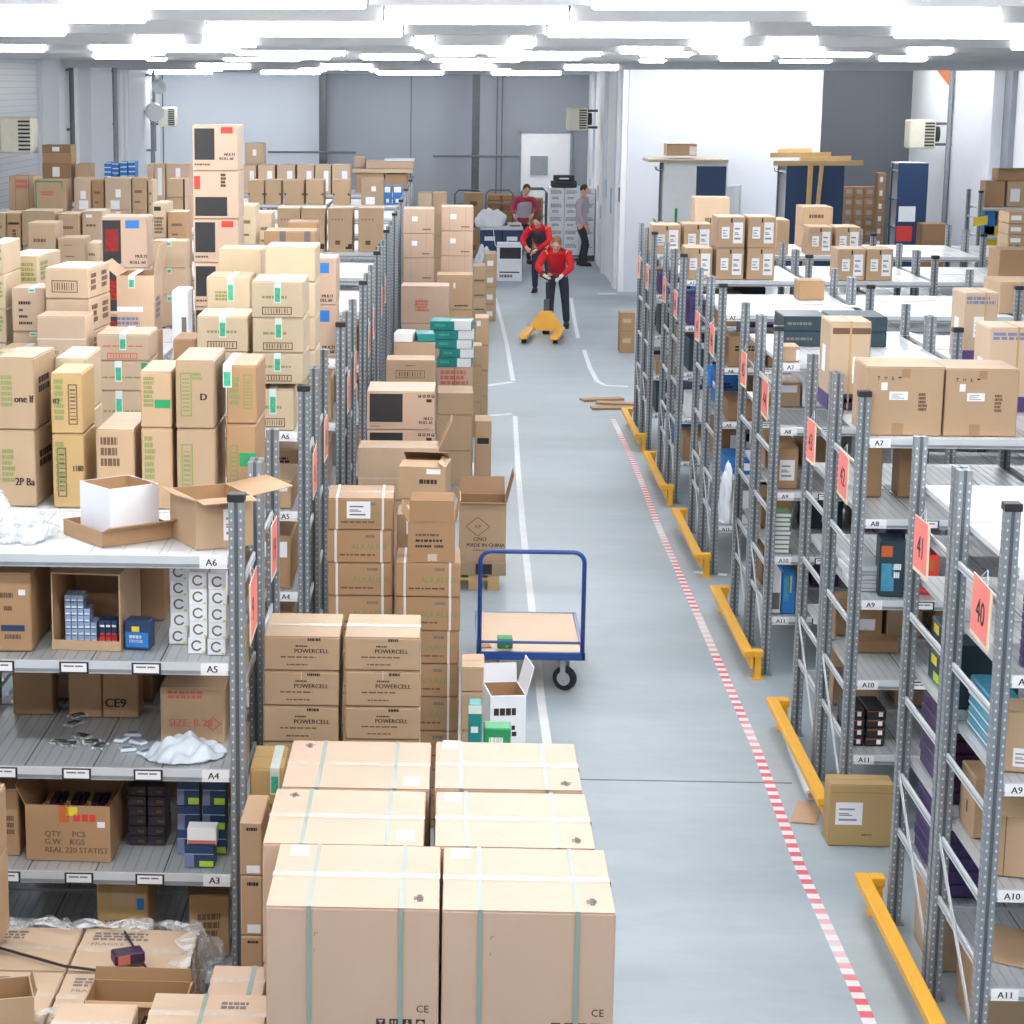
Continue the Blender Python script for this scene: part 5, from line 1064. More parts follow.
S('the pair on the film bundle, cut by the left edge', -60, -8, 8.3, .3, zt0+.045, [806, 870], 'tan', [('LB', 'F', .76, .35, .22, .5, 'paper', 'tagink')], look='labelled', jit=.2)
# ------------------------------------------------------------------ random stock on the other shelves near the aisle
def stock(side, n, half, lev, kinds, look0):
    """a few cartons on one shelf next to the aisle end"""
    X = (2.35 if side > 0 else LX[n]); Y = NY(n)+(.96 if half else 0); z = LV[lev]+.0035; x = .1+R_.uniform(0, .03)
    j = 0
    while x < 1.05 and j < 4:
        m = R_.choice(kinds); w = R_.uniform(.2, .36); h = R_.uniform(.15, .34); d = R_.uniform(.4, .7)
        if x+w > 1.26: break
        cxx = X+side*(x+w/2)
        its = R_.choice([[('LB', 'F', .5, .2, .35, .4, 'paper')], [('X', 'F', .2, .5, .8, .7, 'ink', 2)], [('K', 'F', .1, .6, .9, .9, 'paper')], []])
        carton(w, d, h, (cxx, Y+.08+d/2, z), m, its, math.radians(R_.uniform(-2, 2)), '%s carton, %s from the aisle on shelf %s, %s pair %s, %s' % (KN.get(m, m), ['first', 'second', 'third', 'fourth'][j], ['one', 'two', 'three', 'four', 'five'][lev], 'right' if side > 0 else 'left', ['one', 'two', 'three', 'four', 'five', 'six'][n], 'rear' if half else 'front'), 'stock on %s pair %d' % ('right' if side > 0 else 'left', n+1))
        x += w+R_.uniform(.01, .12); j += 1
KR = ['tan', 'brown', 'white', 'tan', 'dark', 'whitecard']
for n in range(1, 5):
    for lev in range(1, 5):
        stock(-1, n, 0, lev, KR, ''); 
        if n < 4: stock(-1, n, 1, lev, KR, '')
for lev in range(1, 5): stock(-1, 0, 1, lev, ['brown', 'dark', 'tan'], '')
KR2 = ['tan', 'white', 'brown', 'tealdark', 'teal', 'white', 'purple', 'dark', 'blue']
for n in (3, 4, 5):
    for lev in range(1, 5):
        stock(1, n, 0, lev, KR2, ''); stock(1, n, 1, lev, KR2, '')
for lev in range(1, 5):
    stock(1, 2, 1, lev, KR2, ''); 
    if lev in (3, 4): stock(1, 1, 1, lev, ['brown', 'tan', 'dark'], '')
# ------------------------------------------------------------------ right side, hand placed
RT = TOP+.001
def rl(i=0): return [('LB', 'F', .3, .52, .24, .12, 'paper', 'tagink'), ('I', 'F', .12, .8, .028, 'ink', ''), ('LB', 'F', .19, .66, .08, .11, 'paper'), ('K', 'F', .21, .69, .25, .74, 'navy'), ('X', 'F', .68, .35, .8, .62, 'inkbrown', 5), ('K', 'F', .35, .02, .5, .18, 'brown'), ('K', 'F', .45, .84, .56, .97, 'brown')]
lone(866, 943, 367, 434, 12.42, .42, 'tan', 0, 'large tan carton on the second right top shelf, left of two', rl(), zb=RT)
lone(945, 1018, 369, 434, 12.42, .42, 'tan', 0, 'large tan carton on the second right top shelf, right of two', rl(), zb=RT)
def pb(i=0): return [('K', 'F', 0, 0, 1, .18, 'purple'), ('X', 'F', .3, .05, .9, .13, 'pale', 1), ('K', 'F', .06, .86, .98, .93, 'inkbrown'), ('LB', 'F', .58, .3, .3, .3, 'paper'), ('S', .5, 'yellow', .012), ('K', 'L', 0, 0, 1, .18, 'purple'), ('LB', 'L', .3, .4, .3, .3, 'paper')]
lone(829, 870, 322, 402, 13.42, .36, 'pale', 0, 'upright carton with a purple base band and torn label, second right shelving', pb(), zb=RT)
lone(988, 1060, 328, 402, 13.4, .38, 'pale', 0, 'wide carton with blue edge print cut by the right edge', [('X', 'F', .05, .84, .95, .94, 'inkblue', 2), ('S', .4, 'yellow', .012), ('K', 'F', 0, 0, 1, .18, 'purple'), ('LB', 'L', .3, .3, .3, .3, 'paper')], zb=RT)
lone(964, 997, 293, 352, 15.9, .42, 'pale', 0, 'upright carton with blue edge print, third right shelving top', [('X', 'F', .05, .82, .95, .94, 'inkblue', 2), ('LB', 'F', .3, .35, .35, .3, 'paper', 'tagink'), ('K', 'F', 0, 0, 1, .16, 'purple'), ('S', .62, 'yellow', .012), ('LB', 'L', .3, .3, .3, .3, 'paper')], zb=RT)
lone(781, 800, 347, 358, 15.76, .25, 'tan', 0, 'small tan carton before the dark slate ones', [('K', 'F', .8, .1, .98, .8, 'paper')], zb=RT)
# dark slate cartons inside the fourth pair, below its top shelf
for c, (a, b) in enumerate(((783, 829), (831, 888))):
    A = atY(a, 330, 16.72); B = atY(b, 330, 16.72)
    for r in range(2):
        o = carton(B.x-A.x-.01, .5, .117, ((A.x+B.x)/2, 16.98, RT+r*.119), 'tealdark', [('T', 'F', .08, .35, .3, 'RouterBoard', 'inkgrey') if False else ('X', 'F', .08, .35, .75, .6, 'inkgrey', 1)], math.radians(R_.uniform(-1, 1)), 'dark slate carton on the third right top shelf, %s pile, %s' % (['left', 'right'][c], ['lower', 'upper'][r]), 'dark slate cartons', seam=False)
lone(799, 825, 281, 294, 20.4, .3, 'brown', 0, 'small brown carton alone on the fourth right top shelf', zb=RT)
for i, (x, y, rz) in enumerate(((810, 303, 10), (850, 306, -15), (905, 300, 25), (885, 334, 8))):
    p = atZ(x, y, RT); mb = MB(); mb.box(-.25, .25, -.14, .14, 0, .002, 'paper'); tag(mb.build('paper_sheet', None, (p.x, p.y, RT+.0005), math.radians(rz)), 'white paper sheet on a right top shelf, %s from the left' % ['first', 'second', 'third', 'fourth'][i], 'paper', 'sheets on the right top shelves')
dl = [('LB', 'F', .16, .3, .28, .38, 'paper', 'tagink'), ('LB', 'F', .58, .15, .34, .68, 'paper', 'tagink'), ('K', 'F', .48, .82, .54, .96, 'ink')]
def dstack(wh, x0, x1, Y, D, lv, its=dl, m='tan'): S(wh, x0, x1, Y, D, RT, lv, m, its, look='double-labelled', jit=.4)
dstack('the labelled row on the fifth right top shelf, left', 686, 713, 22.5, .5, [248])
dstack('the two-high block on the fifth right top shelf, left', 717, 745, 22.5, .5, [217, 248])
dstack('the two-high block on the fifth right top shelf, right', 748, 776, 22.5, .5, [217, 248])
dstack('the pair of labelled cartons mid shelf, left', 838, 866, 22.5, .45, [249])
dstack('the pair of labelled cartons mid shelf, right', 867, 894, 22.5, .45, [249])
dstack('the sixth right top shelf row, leftmost', 653, 681, 25.9, .5, [225])
dstack('the sixth right top shelf row, second', 684, 712, 25.9, .5, [224])
dstack('the sixth right top shelf row, third', 777, 790, 25.9, .6, [220], [])
dstack('the sixth right top shelf row, fourth', 809, 833, 25.9, .5, [227])
dstack('the sixth right top shelf row, fifth', 836, 861, 25.9, .5, [227])
dstack('the plain block behind the sixth shelf row', 803, 833, 27.0, .6, [207, 226], [('X', 'F', .2, .35, .8, .6, 'inkbrown', 1)])
lone(695, 730, 198, 216, 27.0, .5, 'pale', 0, 'pale carton with faded print below the blue panel', [('X', 'F', .3, .3, .8, .6, 'inkbrown', 1)], zb=RT)
dstack('the right edge stack on the sixth right top shelf', 1009, 1060, 25.9, .5, [212, 224], [('LB', 'F', .05, .3, .2, .4, 'paper')])
dstack('the right edge stack on the fifth right top shelf', 1000, 1060, 22.6, .5, [250], [('LB', 'F', .5, .5, .4, .3, 'yellow')], 'brown')
dstack('the right edge stack on the fourth right top shelf', 1000, 1060, 19.3, .6, [282], [('K', 'F', .35, 0, .37, 1, 'brown')])
# inner shelves of pair two and three
ZR = {n: z+.0035 for n, z in zip((7, 8, 9, 10, 11), LV)}
def rs(x0, x1, yt, Y, D, lev, m, items=(), rz=0, label='', **k): return lone(x0, x1, yt, yt, Y, D, m, rz, label, items, zb=ZR[lev], **k)
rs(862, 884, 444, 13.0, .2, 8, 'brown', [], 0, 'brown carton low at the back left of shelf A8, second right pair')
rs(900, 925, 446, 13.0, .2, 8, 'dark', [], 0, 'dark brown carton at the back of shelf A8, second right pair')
for r in range(3): rs_z = ZR[9]+r*.05; A = atY(858, 540, 12.5); B = atY(887, 540, 12.5); carton(B.x-A.x, .5, .047, ((A.x+B.x)/2, 12.8, rs_z), 'steellight', [('K', 'F', 0, .4, 1, .5, 'inkgrey')], math.radians((-4, 3, 0)[r]), 'flat grey sleeve, %s of three on shelf A9' % ['lowest', 'middle', 'topmost'][r], 'flat grey sleeves', 'sleeve', 'flat_sleeve', seam=False)
rs(883, 908, 542, 12.42, .25, 9, 'tealdark', [('K', 'F', .06, .72, .5, .92, 'orange'), ('K', 'F', .1, .1, .6, .6, 'aqua'), ('X', 'F', .5, .3, .9, .6, 'white', 2)], -6, 'dark picture box standing on shelf A9 of the second right pair', seam=False)
rs(886, 906, 528, 12.72, .25, 9, 'navy', [], 0, 'navy box behind the dark picture box', seam=False)
rs(919, 940, 556, 12.5, .3, 9, 'red', [('K', 'F', .2, .6, .8, .9, 'orange')], 0, 'red box right of the dark picture box', seam=False)
for c, (a, b) in enumerate(((847, 866), (867, 887))):
    for r in range(4): A = atY(a, 710, 12.5); B = atY(b, 710, 12.5); carton(B.x-A.x-.003, .3, .056, ((A.x+B.x)/2, 12.66, ZR[11]+r*.058), 'black', [('LB', 'F', .6, .25, .22, .5, 'paper'), ('K', 'F', .05, .75, .9, .85, 'orange')], math.radians(R_.uniform(-2, 2)), 'flat black carton on shelf A11, second right pair, %s pile, %s' % (['left', 'right'][c], ['lowest', 'second up', 'third up', 'topmost'][r]), 'flat black cartons on shelf A11', seam=False)
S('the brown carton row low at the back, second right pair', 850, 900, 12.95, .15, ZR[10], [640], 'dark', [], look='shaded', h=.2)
rs(772, 799, 432, 15.85, .35, 9, 'brown', [('LB', 'F', .15, .2, .6, .45, 'paper', 'tagink')], 0, 'brown carton with a bar code label on the third right pair') if False else None
rs(776, 799, 448, 15.85, .35, 9, 'brown', [('LB', 'F', .2, .2, .65, .5, 'paper', 'tagink')], 0, 'brown carton with a bar code label, third right pair')
for r in range(9):
    A = atY(772, 520, 15.82); B = atY(791, 520, 15.82); mb = MB(); mb.box(-(B.x-A.x)/2, (B.x-A.x)/2, 0, .22, 0, .033, 'bookgreen', c=.002); mb.box(-(B.x-A.x)/2+.004, (B.x-A.x)/2-.004, -.001, 0, .005, .028, 'paper')
    tag(mb.build('flat_pack', None, ((A.x+B.x)/2+R_.uniform(-.006, .006), 15.82, ZR[10]+r*.0345), 0), 'flat green pack in the pile on the third right pair, number %d up' % (r+1), 'pack', 'flat green packs')
rs(770, 782, 572, 15.8, .3, 11, 'white', [('K', 'F', .2, .1, .9, .5, 'inkgrey')], 0, 'white picture box low on the third right pair', seam=False)
rs(783, 796, 572, 15.8, .3, 11, 'blue', [('K', 'F', .1, .3, .5, .9, 'aqua'), ('K', 'F', .6, .5, .7, .9, 'yellow2')], 0, 'blue picture box low on the third right pair', seam=False)
# pair one
for r in range(8):
    mb = MB(); mb.tube([(0, 0, 0), (0, 0, .006), (0, 0, .03), (0, 0, .036)], [.095, .105, .105, .095], 'purple', 28); mb.tube([(0, 0, .0365), (0, 0, .038)], .09, 'strapwhite', 24)
    tag(mb.build('disc_tin', None, (2.60, 9.14, ZR[8]+.001+r*.0395), 0), 'round purple tin at the right edge, number %d up on shelf A8' % (r+1), 'tin', 'round purple tins')
rs(1008, 1046, 712, 9.12, .21, 9, 'tan', [('LB', 'F', .35, .1, .5, .3, 'paper', 'tagink')], -12, 'tan carton with a white label at the right edge, shelf A9')
rs(1004, 1046, 818, 9.12, .35, 10, 'tan', [('K', 'F', .3, 0, .32, 1, 'inkbrown')], -14, 'tan carton at the right edge, shelf A10')
p = atZ(1000, 955, ZR[11]); mb = MB(); mb.box(-.2, .35, -.2, .25, 0, .004, 'tan'); mb.box(.1, .35, .02, .024, .004, .12, 'tan'); tag(mb.build('cardboard_sheet', None, (p.x+.12, p.y+.05, ZR[11]+.001), -.5), 'flattened cardboard sheet on shelf A11 at the right edge', 'sheet')
# rear half of pair one, seen through the frame
def behind(x0, x1, yt, Y, D, z, m, items, label, n=1, h=None):
    A = atY(x0, yt, Y); B = atY(x1, yt, Y)
    for i in range(n): carton(B.x-A.x, D, h-.003, ((A.x+B.x)/2, Y+D/2, z+i*h+.001), m, items, 0, label if n == 1 else '%s, number %d up' % (label, i+1), None if n == 1 else label, seam=False)
for lev, m, lb in ((3, 'tan', 'tan carton rear of shelf three'), (2, 'black', 'black carton rear of shelf two')): pass
def side_item(Y, D, z, h, m, w, items, label, name='cardboard_box', x=2.46, n=1, grp=None, cat='box'):
    for i in range(n): carton(w, D, h-.003, (x+w/2, Y+D/2, z+i*h+.001), m, items, math.radians(R_.uniform(-1, 1)), label if n == 1 else '%s, %s up' % (label, ['first', 'second', 'third', 'fourth', 'fifth', 'sixth', 'seventh', 'eighth', 'ninth'][i]), grp, cat, name, seam=False)
PU = [('X', 'L', .05, .1, .95, .9, 'purple', 3), ('K', 'L', .6, .2, .8, .8, 'inkred')]
side_item(10.1, .7, LV[3]+.0035, .065, 'purpledark', .3, PU, 'dark purple flat box on shelf A10 behind the first right pair', n=6, grp='dark purple flat boxes')
side_item(10.05, .75, LV[4]+.0035, .07, 'purple', .3, PU, 'purple flat box on shelf A11 behind the first right pair', n=5, grp='purple flat boxes')
side_item(9.3, .6, LV[1]+.0035-.49, .07, 'aqua', .3, [('K', 'L', 0, .3, 1, .5, 'tealdark')], 'blue green flat box on shelf A9, first right pair', n=4, grp='blue green flat boxes') if False else None
side_item(9.35, .5, LV[2]+.0035, .05, 'aqua', .14, [('K', 'L', 0, .3, 1, .5, 'white')], 'blue green flat box on shelf A9 by the frame', n=5, grp='blue green flat boxes')
side_item(9.62, .28, LV[3]+.0035, .3, 'tan', .22, [('K', 'L', .5, .3, .6, .5, 'inkbrown')], 'tan carton against the frame on shelf A10')
side_item(10.1, .6, LV[2]+.0035, .16, 'tealdark', .3, [('K', 'L', .1, .6, .3, .9, 'yellow2'), ('K', 'L', .5, .6, .7, .9, 'yellow2'), ('K', 'L', .2, .1, .4, .4, 'lime')], 'dark box with yellow patches on shelf A9 by the frame', n=2, grp='dark boxes with yellow patches')
side_item(9.4, .5, .002, .38, 'tan', .25, [], 'tan carton on the floor under shelf A11, first right pair', x=2.5)
side_item(10.2, .45, .002, .36, 'pale', .25, [], 'pale carton on the floor under the rear half, first right pair', x=2.45)
# corner carton standing on the floor
z = atZ(826, 846, 0)
lone(829, 893, 785, 848, z.y, .19, 'yellow', 0, 'yellowish carton with a white label standing at the second right shelving', [('LB', 'F', .1, .35, .42, .36, 'paper', 'tagink'), ('X', 'F', .52, .17, .7, .2, 'inkbrown', 1), ('K', 'F', .02, .86, 1, .88, 'brown')], zb=0)
mb = MB(); P = [atZ(*q, 0.005) for q in ((790, 822), (815, 824), (823, 806), (798, 800))]; mb.face(P, 'tan'); mb.face([q-Vector((0, 0, .004)) for q in P][::-1], 'tan'); tag(mb.build('cardboard_sheet'), 'flat piece of cardboard on the floor by the yellow guard rail', 'sheet')
a = atZ(791, 745, .04); b = atZ(811, 795, .04)
mb = MB(); mb.tube([a, b], .034, 'plastic', 16); mb.tube([a-(b-a)*.01, b+(b-a)*.01], .02, 'tan', 12); tag(mb.build('film_roll'), 'roll of clear film lying behind the yellow guard rail', 'roll')
p = atZ(728, 574, 0)
# white sack hanging on the third pair frame, blue clip
p = atX(735, 490, 2.33); blob('plastic_bag', (2.26, p.y, p.z-.26), (.05, .16, .36), 'plastic', 'white plastic bag hanging on the frame of the third right pair', 'bag', 12, .15)
p = atX(712, 378, 2.33); mb = MB(); mb.box(-.04, .0, -.06, .06, -.08, .08, 'blue', c=.015); mb.box(-.05, .0, -.02, .02, .06, .12, 'blue'); tag(mb.build('clip', None, (2.33, p.y, p.z)), 'blue clip on a post of the fourth right pair', 'clip')
# cartons at the far end of the right row, on the aisle floor
z = atZ(625, 353, 0)
S('the pair standing on the floor behind the sixth right shelving', 620, 635, z.y, .4, 0, [313, 332], 'brown', [('X', 'F', .2, .4, .8, .7, 'cream', 1)], look='')
p = atZ(620, 409, 0)
for i, (dx, dy, rz) in enumerate(((0, 0, .1), (.1, .4, -.2), (-.1, .8, .3))): mb = MB(); mb.box(-.35, .25, -.1, .1, .0, .03, 'brown'); tag(mb.build('cardboard_strip', None, (p.x+dx-.05, p.y+dy, .002+i*.001), rz), 'flat brown cardboard scrap on the floor before the sixth guard rail, %s' % ['nearest', 'middle', 'farthest'][i], 'scrap', 'cardboard scraps')
# ------------------------------------------------------------------ far end of the aisle
# white wrapped block of cartons on a dark pallet
a0 = atY(548, 255, 54); a1 = atY(594, 255, 54); zt = atY(570, 188, 54).z; w3 = (a1.x-a0.x)/3
o = empty('black_pallet', ((a0.x+a1.x)/2, 54.5, 0)); tag(o, 'dark pallet under the white wrapped block near the end wall', 'pallet')
mb = MB(); mb.box(-(a1.x-a0.x)/2, (a1.x-a0.x)/2, -.5, .5, .1, .14, 'steeldark'); mb.build('top_board', o)
for x in (-.5, 0, .5): mb = MB(); mb.box(x-.06, x+.06, -.48, .48, 0, .1, 'steeldark'); mb.build('runner', o)
for c in range(3):
    for r in range(5):
        h = (zt-.145)/5
        carton(w3-.01, .95, h-.004, (a0.x+w3*(c+.5), 54.5, .142+r*h), 'whitecard', [('X', 'F', .1, .55, .9, .85, 'tagink', 3), ('X', 'F', .2, .15, .7, .35, 'tagink', 2)], 0, 'white printed carton in the wrapped block, %s column, %s layer' % (['left', 'middle', 'right'][c], ['lowest', 'second', 'third', 'fourth', 'top'][r]), 'white cartons in the wrapped block', 'box', 'white_carton', seam=False)
p = atY(564, 187, 54.2); mb = MB(); mb.box(-.32, .32, 0, .45, 0, .16, 'black', c=.02); mb.box(-.26, .26, .08, .42, .16, .3, 'black', c=.02); mb.box(-.12, .12, -.003, .001, .2, .24, 'paper'); mb.box(-.2, .2, -.12, 0, .02, .04, 'black'); tag(mb.build('printer', None, (p.x, 54.2, zt+.002)), 'black office printer on top of the white wrapped block', 'printer')
# mesh roll cage with brown cartons
p0 = atY(521, 250, 55.6); p1 = atY(546, 250, 55.6); w = p1.x-p0.x
o = empty('roll_cage', ((p0.x+p1.x)/2, 56, 0)); tag(o, 'tall grey tube cage trolley by the white door', 'trolley')
for sy in (-.35, .35):
    mb = MB(); mb.tube([(-w/2, sy, .1), (-w/2, sy, 1.6), (-w/2+.08, sy, 1.7), (w/2-.08, sy, 1.7), (w/2, sy, 1.6), (w/2, sy, .1)], .02, 'steeldark', 8)
    for z in (.5, 1.0, 1.35): mb.tube([(-w/2, sy, z), (w/2, sy, z)], .01, 'steeldark', 6)
    mb.build('side_frame', o)
mb = MB(); mb.box(-w/2, w/2, -.38, .38, .1, .14, 'steeldark'); mb.build('base', o)
for sx in (-w/2+.05, w/2-.05):
    for sy in (-.3, .3): mb = MB(); mb.tube([(sx-.015, sy, .05), (sx+.015, sy, .05)], .05, 'rubber', 12); mb.build('wheel', o)
for r in range(5): carton(w*.8, .55, .26, (o.location.x-.03, 56, .143+r*.265), 'brown', [('K', 'F', .6, .1, .9, .8, 'dark')], 0, 'brown carton in the grey cage trolley, %s' % ['lowest', 'second up', 'third up', 'fourth up', 'topmost'][r], 'cartons in the cage trolley')
# hoop trolleys and stacked brown boards behind
for i, (xa, xb, yt, Y) in enumerate(((455, 482, 190, 55.6), (486, 513, 190, 56.2))):
    p0 = atY(xa, yt, Y); p1 = atY(xb, yt, Y); w = p1.x-p0.x; o = empty('hoop_trolley', ((p0.x+p1.x)/2, Y, 0)); tag(o, 'flat trolley with a dark tube hoop by the end wall, %s of two' % ['left', 'right'][i], 'trolley', 'hoop trolleys')
    mb = MB(); z = p0.z; mb.tube([(-w/2, 0, .2), (-w/2, 0, z-.1), (-w/2+.1, 0, z), (w/2-.1, 0, z), (w/2, 0, z-.1), (w/2, 0, .2)], .022, 'steeldark', 8); mb.tube([(-w/2, 0, z-.35), (w/2, 0, z-.35)], .014, 'steeldark', 6); mb.build('hoop', o)
    mb = MB(); mb.box(-w/2, w/2, 0, 1.1, .18, .23, 'wood'); mb.build('deck', o)
    for sx in (-w/2+.1, w/2-.1):
        for sy in (.1, 1.0): mb = MB(); mb.tube([(sx-.02, sy, .09), (sx+.02, sy, .09)], .09, 'rubber', 14); mb.build('wheel', o)
x0 = atY(488, 200, 56.4).x; x1 = atY(515, 200, 56.4).x; zt = atY(500, 195, 56.3).z; n = 9
for r in range(n): h = (zt-.235)/n; carton(x1-x0, .8, h-.01, ((x0+x1)/2, 56.75, .235+r*h), 'dark', [('K', 'F', .45, 0, .55, 1, 'inkbrown')], math.radians(R_.uniform(-1, 1)), 'flat dark brown board pack behind the workers, number %d up' % (r+1), 'brown board packs', 'board pack', 'board_pack', seam=False, c=.003)
p0 = atY(464, 200, 55.0); p1 = atY(484, 200, 55.0)
S('the far stack before the left hoop trolley', 464, 484, 54.6, .6, 0, [193, 214], 'brown', [('X', 'F', .3, .3, .7, .6, 'inkbrown', 1)], look='plain')
# navy counter with clutter
q0 = atY(480, 250, 50.5).x; q1 = atY(523, 250, 50.5).x; zt = atY(500, 228, 50.5).z
o = empty('counter', ((q0+q1)/2, 50.9, 0)); tag(o, 'navy blue counter with cables at the end of the left cartons', 'counter'); w = q1-q0
mb = MB(); mb.box(-w/2, w/2, -.4, .4, zt-.05, zt, 'steellight', c=.01); mb.build('worktop', o)
for a, b in ((-w/2, -.02), (.02, w/2)): mb = MB(); mb.box(a, b, -.38, .38, 0, zt-.051, 'navy', c=.01); mb.box(a+.1, a+.35, -.386, -.38, zt-.3, zt-.2, 'paper'); mb.build('cabinet', o)
mb = MB(); mb.tube([(-.2, -.39, zt-.05), (-.15, -.42, zt-.4), (.05, -.42, zt-.6), (.15, -.41, zt-.3)], .01, 'paper', 6); mb.build('cable', o)
g = atY(490, 220, 50.8)
o = blob('white_sack', (g.x, 50.85, zt+.002), (.3, .22, .3), 'whitecard', 'white printed sack slumped on the navy counter', 'sack', 21, .18)
carton(.3, .25, .1, (q1-.2, 50.85, zt+.002), 'steellight', [('K', 'F', .1, .2, .9, .6, 'inkgrey')], .1, 'grey keyboard box on the right of the navy counter', None, 'box', 'small_box', seam=False)
q0 = atY(497, 270, 48.2).x; q1 = atY(522, 270, 48.2).x
for r in range(2): carton(q1-q0, .6, .42, ((q0+q1)/2, 48.55, .001+r*.423), 'whitecard', [('K', 'F', .1, .45, .9, .52, 'ink'), ('X', 'F', .1, .15, .7, .36, 'inkgrey', 1)] if not r else [('K', 'F', .1, .2, .95, .8, 'black')], 0, 'white carton with bold dark print beside the workers, %s' % ['lower', 'upper'][r], 'white cartons beside the workers', seam=False)
g = atY(484, 262, 49.0); blob('film_heap', (g.x, 49.2, 0), (.25, .3, .5), 'plastic', 'heap of clear film in front of the navy counter', 'film', 31, .25)
# posters on the side wall along the aisle
for i, (xa, ya, hh, m) in enumerate(((586, 205, .55, 'inkred'), (590, 190, .7, 'mixblue'), (598, 196, .6, 'pink'), (601, 215, .5, 'mixblue'), (606, 192, .7, 'aqua'), (611, 205, .9, 'mixblue'), (616, 200, .8, 'orange'), (620, 198, .5, 'inkgrey'))):
    X = BX0-.121; p = atX(xa, ya, X); Y = min(max(p.y, 46.3), 57.2); mb = MB(); mb.box(-.004, 0, -.28, .28, -hh/2, hh/2, 'paper'); mb.face([(-.005, .24, -hh*.2), (-.005, -.24, -hh*.2), (-.005, -.24, hh*.42), (-.005, .24, hh*.42)], m)
    tag(mb.build('poster', None, (X, Y, max(1.3, p.z))), 'small coloured notice pinned to the white side wall, number %d from the far end' % (i+1), 'notice', 'notices on the side wall')
# ------------------------------------------------------------------ cabinets before the white wall
def cabinet(x0, x1, yt, Y, D, label, panel, nshelf=3, split=False):
    A = atY(x0, yt, Y); B = atY(x1, yt, Y); w = B.x-A.x; h = A.z; o = empty('display_cabinet', ((A.x+B.x)/2, Y, 0)); tag(o, label, 'cabinet')
    mb = MB(); mb.box(-w/2, w/2, .0, .04, 0, h, 'navy' if panel == 'navy' else 'white', c=.004); mb.build('front_panel', o)
    mb = MB(); mb.box(w/2-.03, w/2, .04, D, 0, h, 'white'); mb.box(-w/2, w/2-.03, D-.03, D, 0, h, 'white'); mb.box(-w/2, w/2-.03, .04, D-.03, h-.03, h, 'white'); mb.box(-w/2, w/2-.03, .04, D-.03, 0, .08, 'white'); mb.build('carcass', o)
    mb = MB(); mb.box(-w/2, -w/2+.03, D-.12, D-.031, .08, h-.03, 'steeldark'); mb.build('side_post', o)
    for i in range(nshelf):
        z = .5+i*(h-.7)/max(1, nshelf-1) if nshelf > 1 else h/2; mb = MB(); mb.box(-w/2+.01, w/2-.03, .041, D-.031, z, z+.025, 'steellight'); mb.build('shelf', o)
        for yy in (.25, .5): mb = MB(); mb.tube([(-w/2, yy*D*1.4, z), (-w/2-.1, yy*D*1.4, z+.02), (-w/2-.12, yy*D*1.4, z+.09)], .012, 'steeldark', 6); mb.build('hook', o)
    return o, w, h, A, B
o, w, h, A, B = cabinet(664, 728, 162, 44, .95, 'tall white cabinet with a dark blue panel, cardboard on top', 'white')
mb = MB(); x0 = w/2-(atY(728, 180, 44).x-atY(697, 180, 44).x); zb = atY(700, 197, 44).z; mb.box(x0, w/2-.03, -.012, -.001, zb, h-.08, 'navy'); mb.build('blue_panel', o)
mb = MB(); mb.box(-w/2+.25, -w/2+.3, -.03, -.001, 1.2, 1.9, 'green'); mb.build('handle', o)
lone(648, 728, 159.5, 161.5, 43.7, 1.1, 'cream', 2, 'flat cardboard sheet lying over the white and blue cabinet', zb=h+.004, name='cardboard_sheet', cat='sheet', seam=False)
lone(667, 697, 144, 159, 44.0, .7, 'tan', 0, 'open tan carton on the cardboard above the white and blue cabinet', [('K', 'F', .75, .1, .98, .8, 'paper'), ('K', 'F', .02, .9, .98, .97, 'dark')], zb=atY(680, 159.4, 44).z+.07)
mb = MB(); P0 = atY(727, 186, 44.2); P1 = atY(742, 213, 44.2)
mb.tube([(P0.x, 44.6, 0), (P0.x, 44.6, P0.z), (P1.x, 44.6, P0.z), (P1.x, 44.6, 0)], .02, 'steellight', 6); mb.box(P0.x+.03, P1.x-.03, 44.59, 44.61, .3, P0.z-.03, 'white'); tag(mb.build('whiteboard'), 'narrow white framed board right of the white and blue cabinet', 'board')
o, w, h, A, B = cabinet(787, 845, 164, 44, 1.3, 'tall navy cabinet with white hooked side and timber on top', 'navy')
for i, (xa, xb, ya, yb, Y) in enumerate(((774, 862, 151, 160, 43.8), (800, 852, 155, 158, 44.2), (770, 830, 160, 153, 44.5), (778, 812, 158, 163, 44.8))):
    a = atY(xa, ya, Y); b = atY(xb, yb, Y); z = h+.02+i*.07; mb = MB(); mb.bar((a.x, Y, z), (b.x, Y+.25*(1 if i % 2 else -1)*.5, z+.02), .1, .04, 'pinewood')
    tag(mb.build('timber_plank'), 'pale timber plank on the navy cabinet, %s' % ['longest one', 'short lower one', 'crossing one', 'thin rear one'][i], 'plank', 'timber planks on the navy cabinet')
a = atY(811, 164, 43.9); mb = MB(); mb.bar((a.x-.04, 43.93, .001), (a.x, 43.93, h), .1, .04, 'pinewood'); tag(mb.build('timber_plank'), 'pale timber plank leaning upright against the navy cabinet', 'plank')
a = atY(817, 166, 43.9); b = atY(811, 190, 43.9); mb = MB(); mb.bar((a.x+.08, 43.8, h-.02), (b.x+.02, 43.83, 0.02), .08, .03, 'pinewood'); tag(mb.build('timber_plank'), 'thinner timber plank slanting beside the upright one', 'plank')
o, w, h, A, B = cabinet(899, 929, 163, 50, .9, 'tall navy cabinet against the right wall with a red notice', 'navy', 4)
mb = MB(); zr = atY(905, 226, 50).z; mb.box(-w/2+.02, w/2-.3, -.01, -.001, zr-.35, zr, 'red'); mb.box(-w/2+.05, w/2-.25, -.01, -.001, zr+.1, zr+.45, 'paper'); mb.build('notice', o)
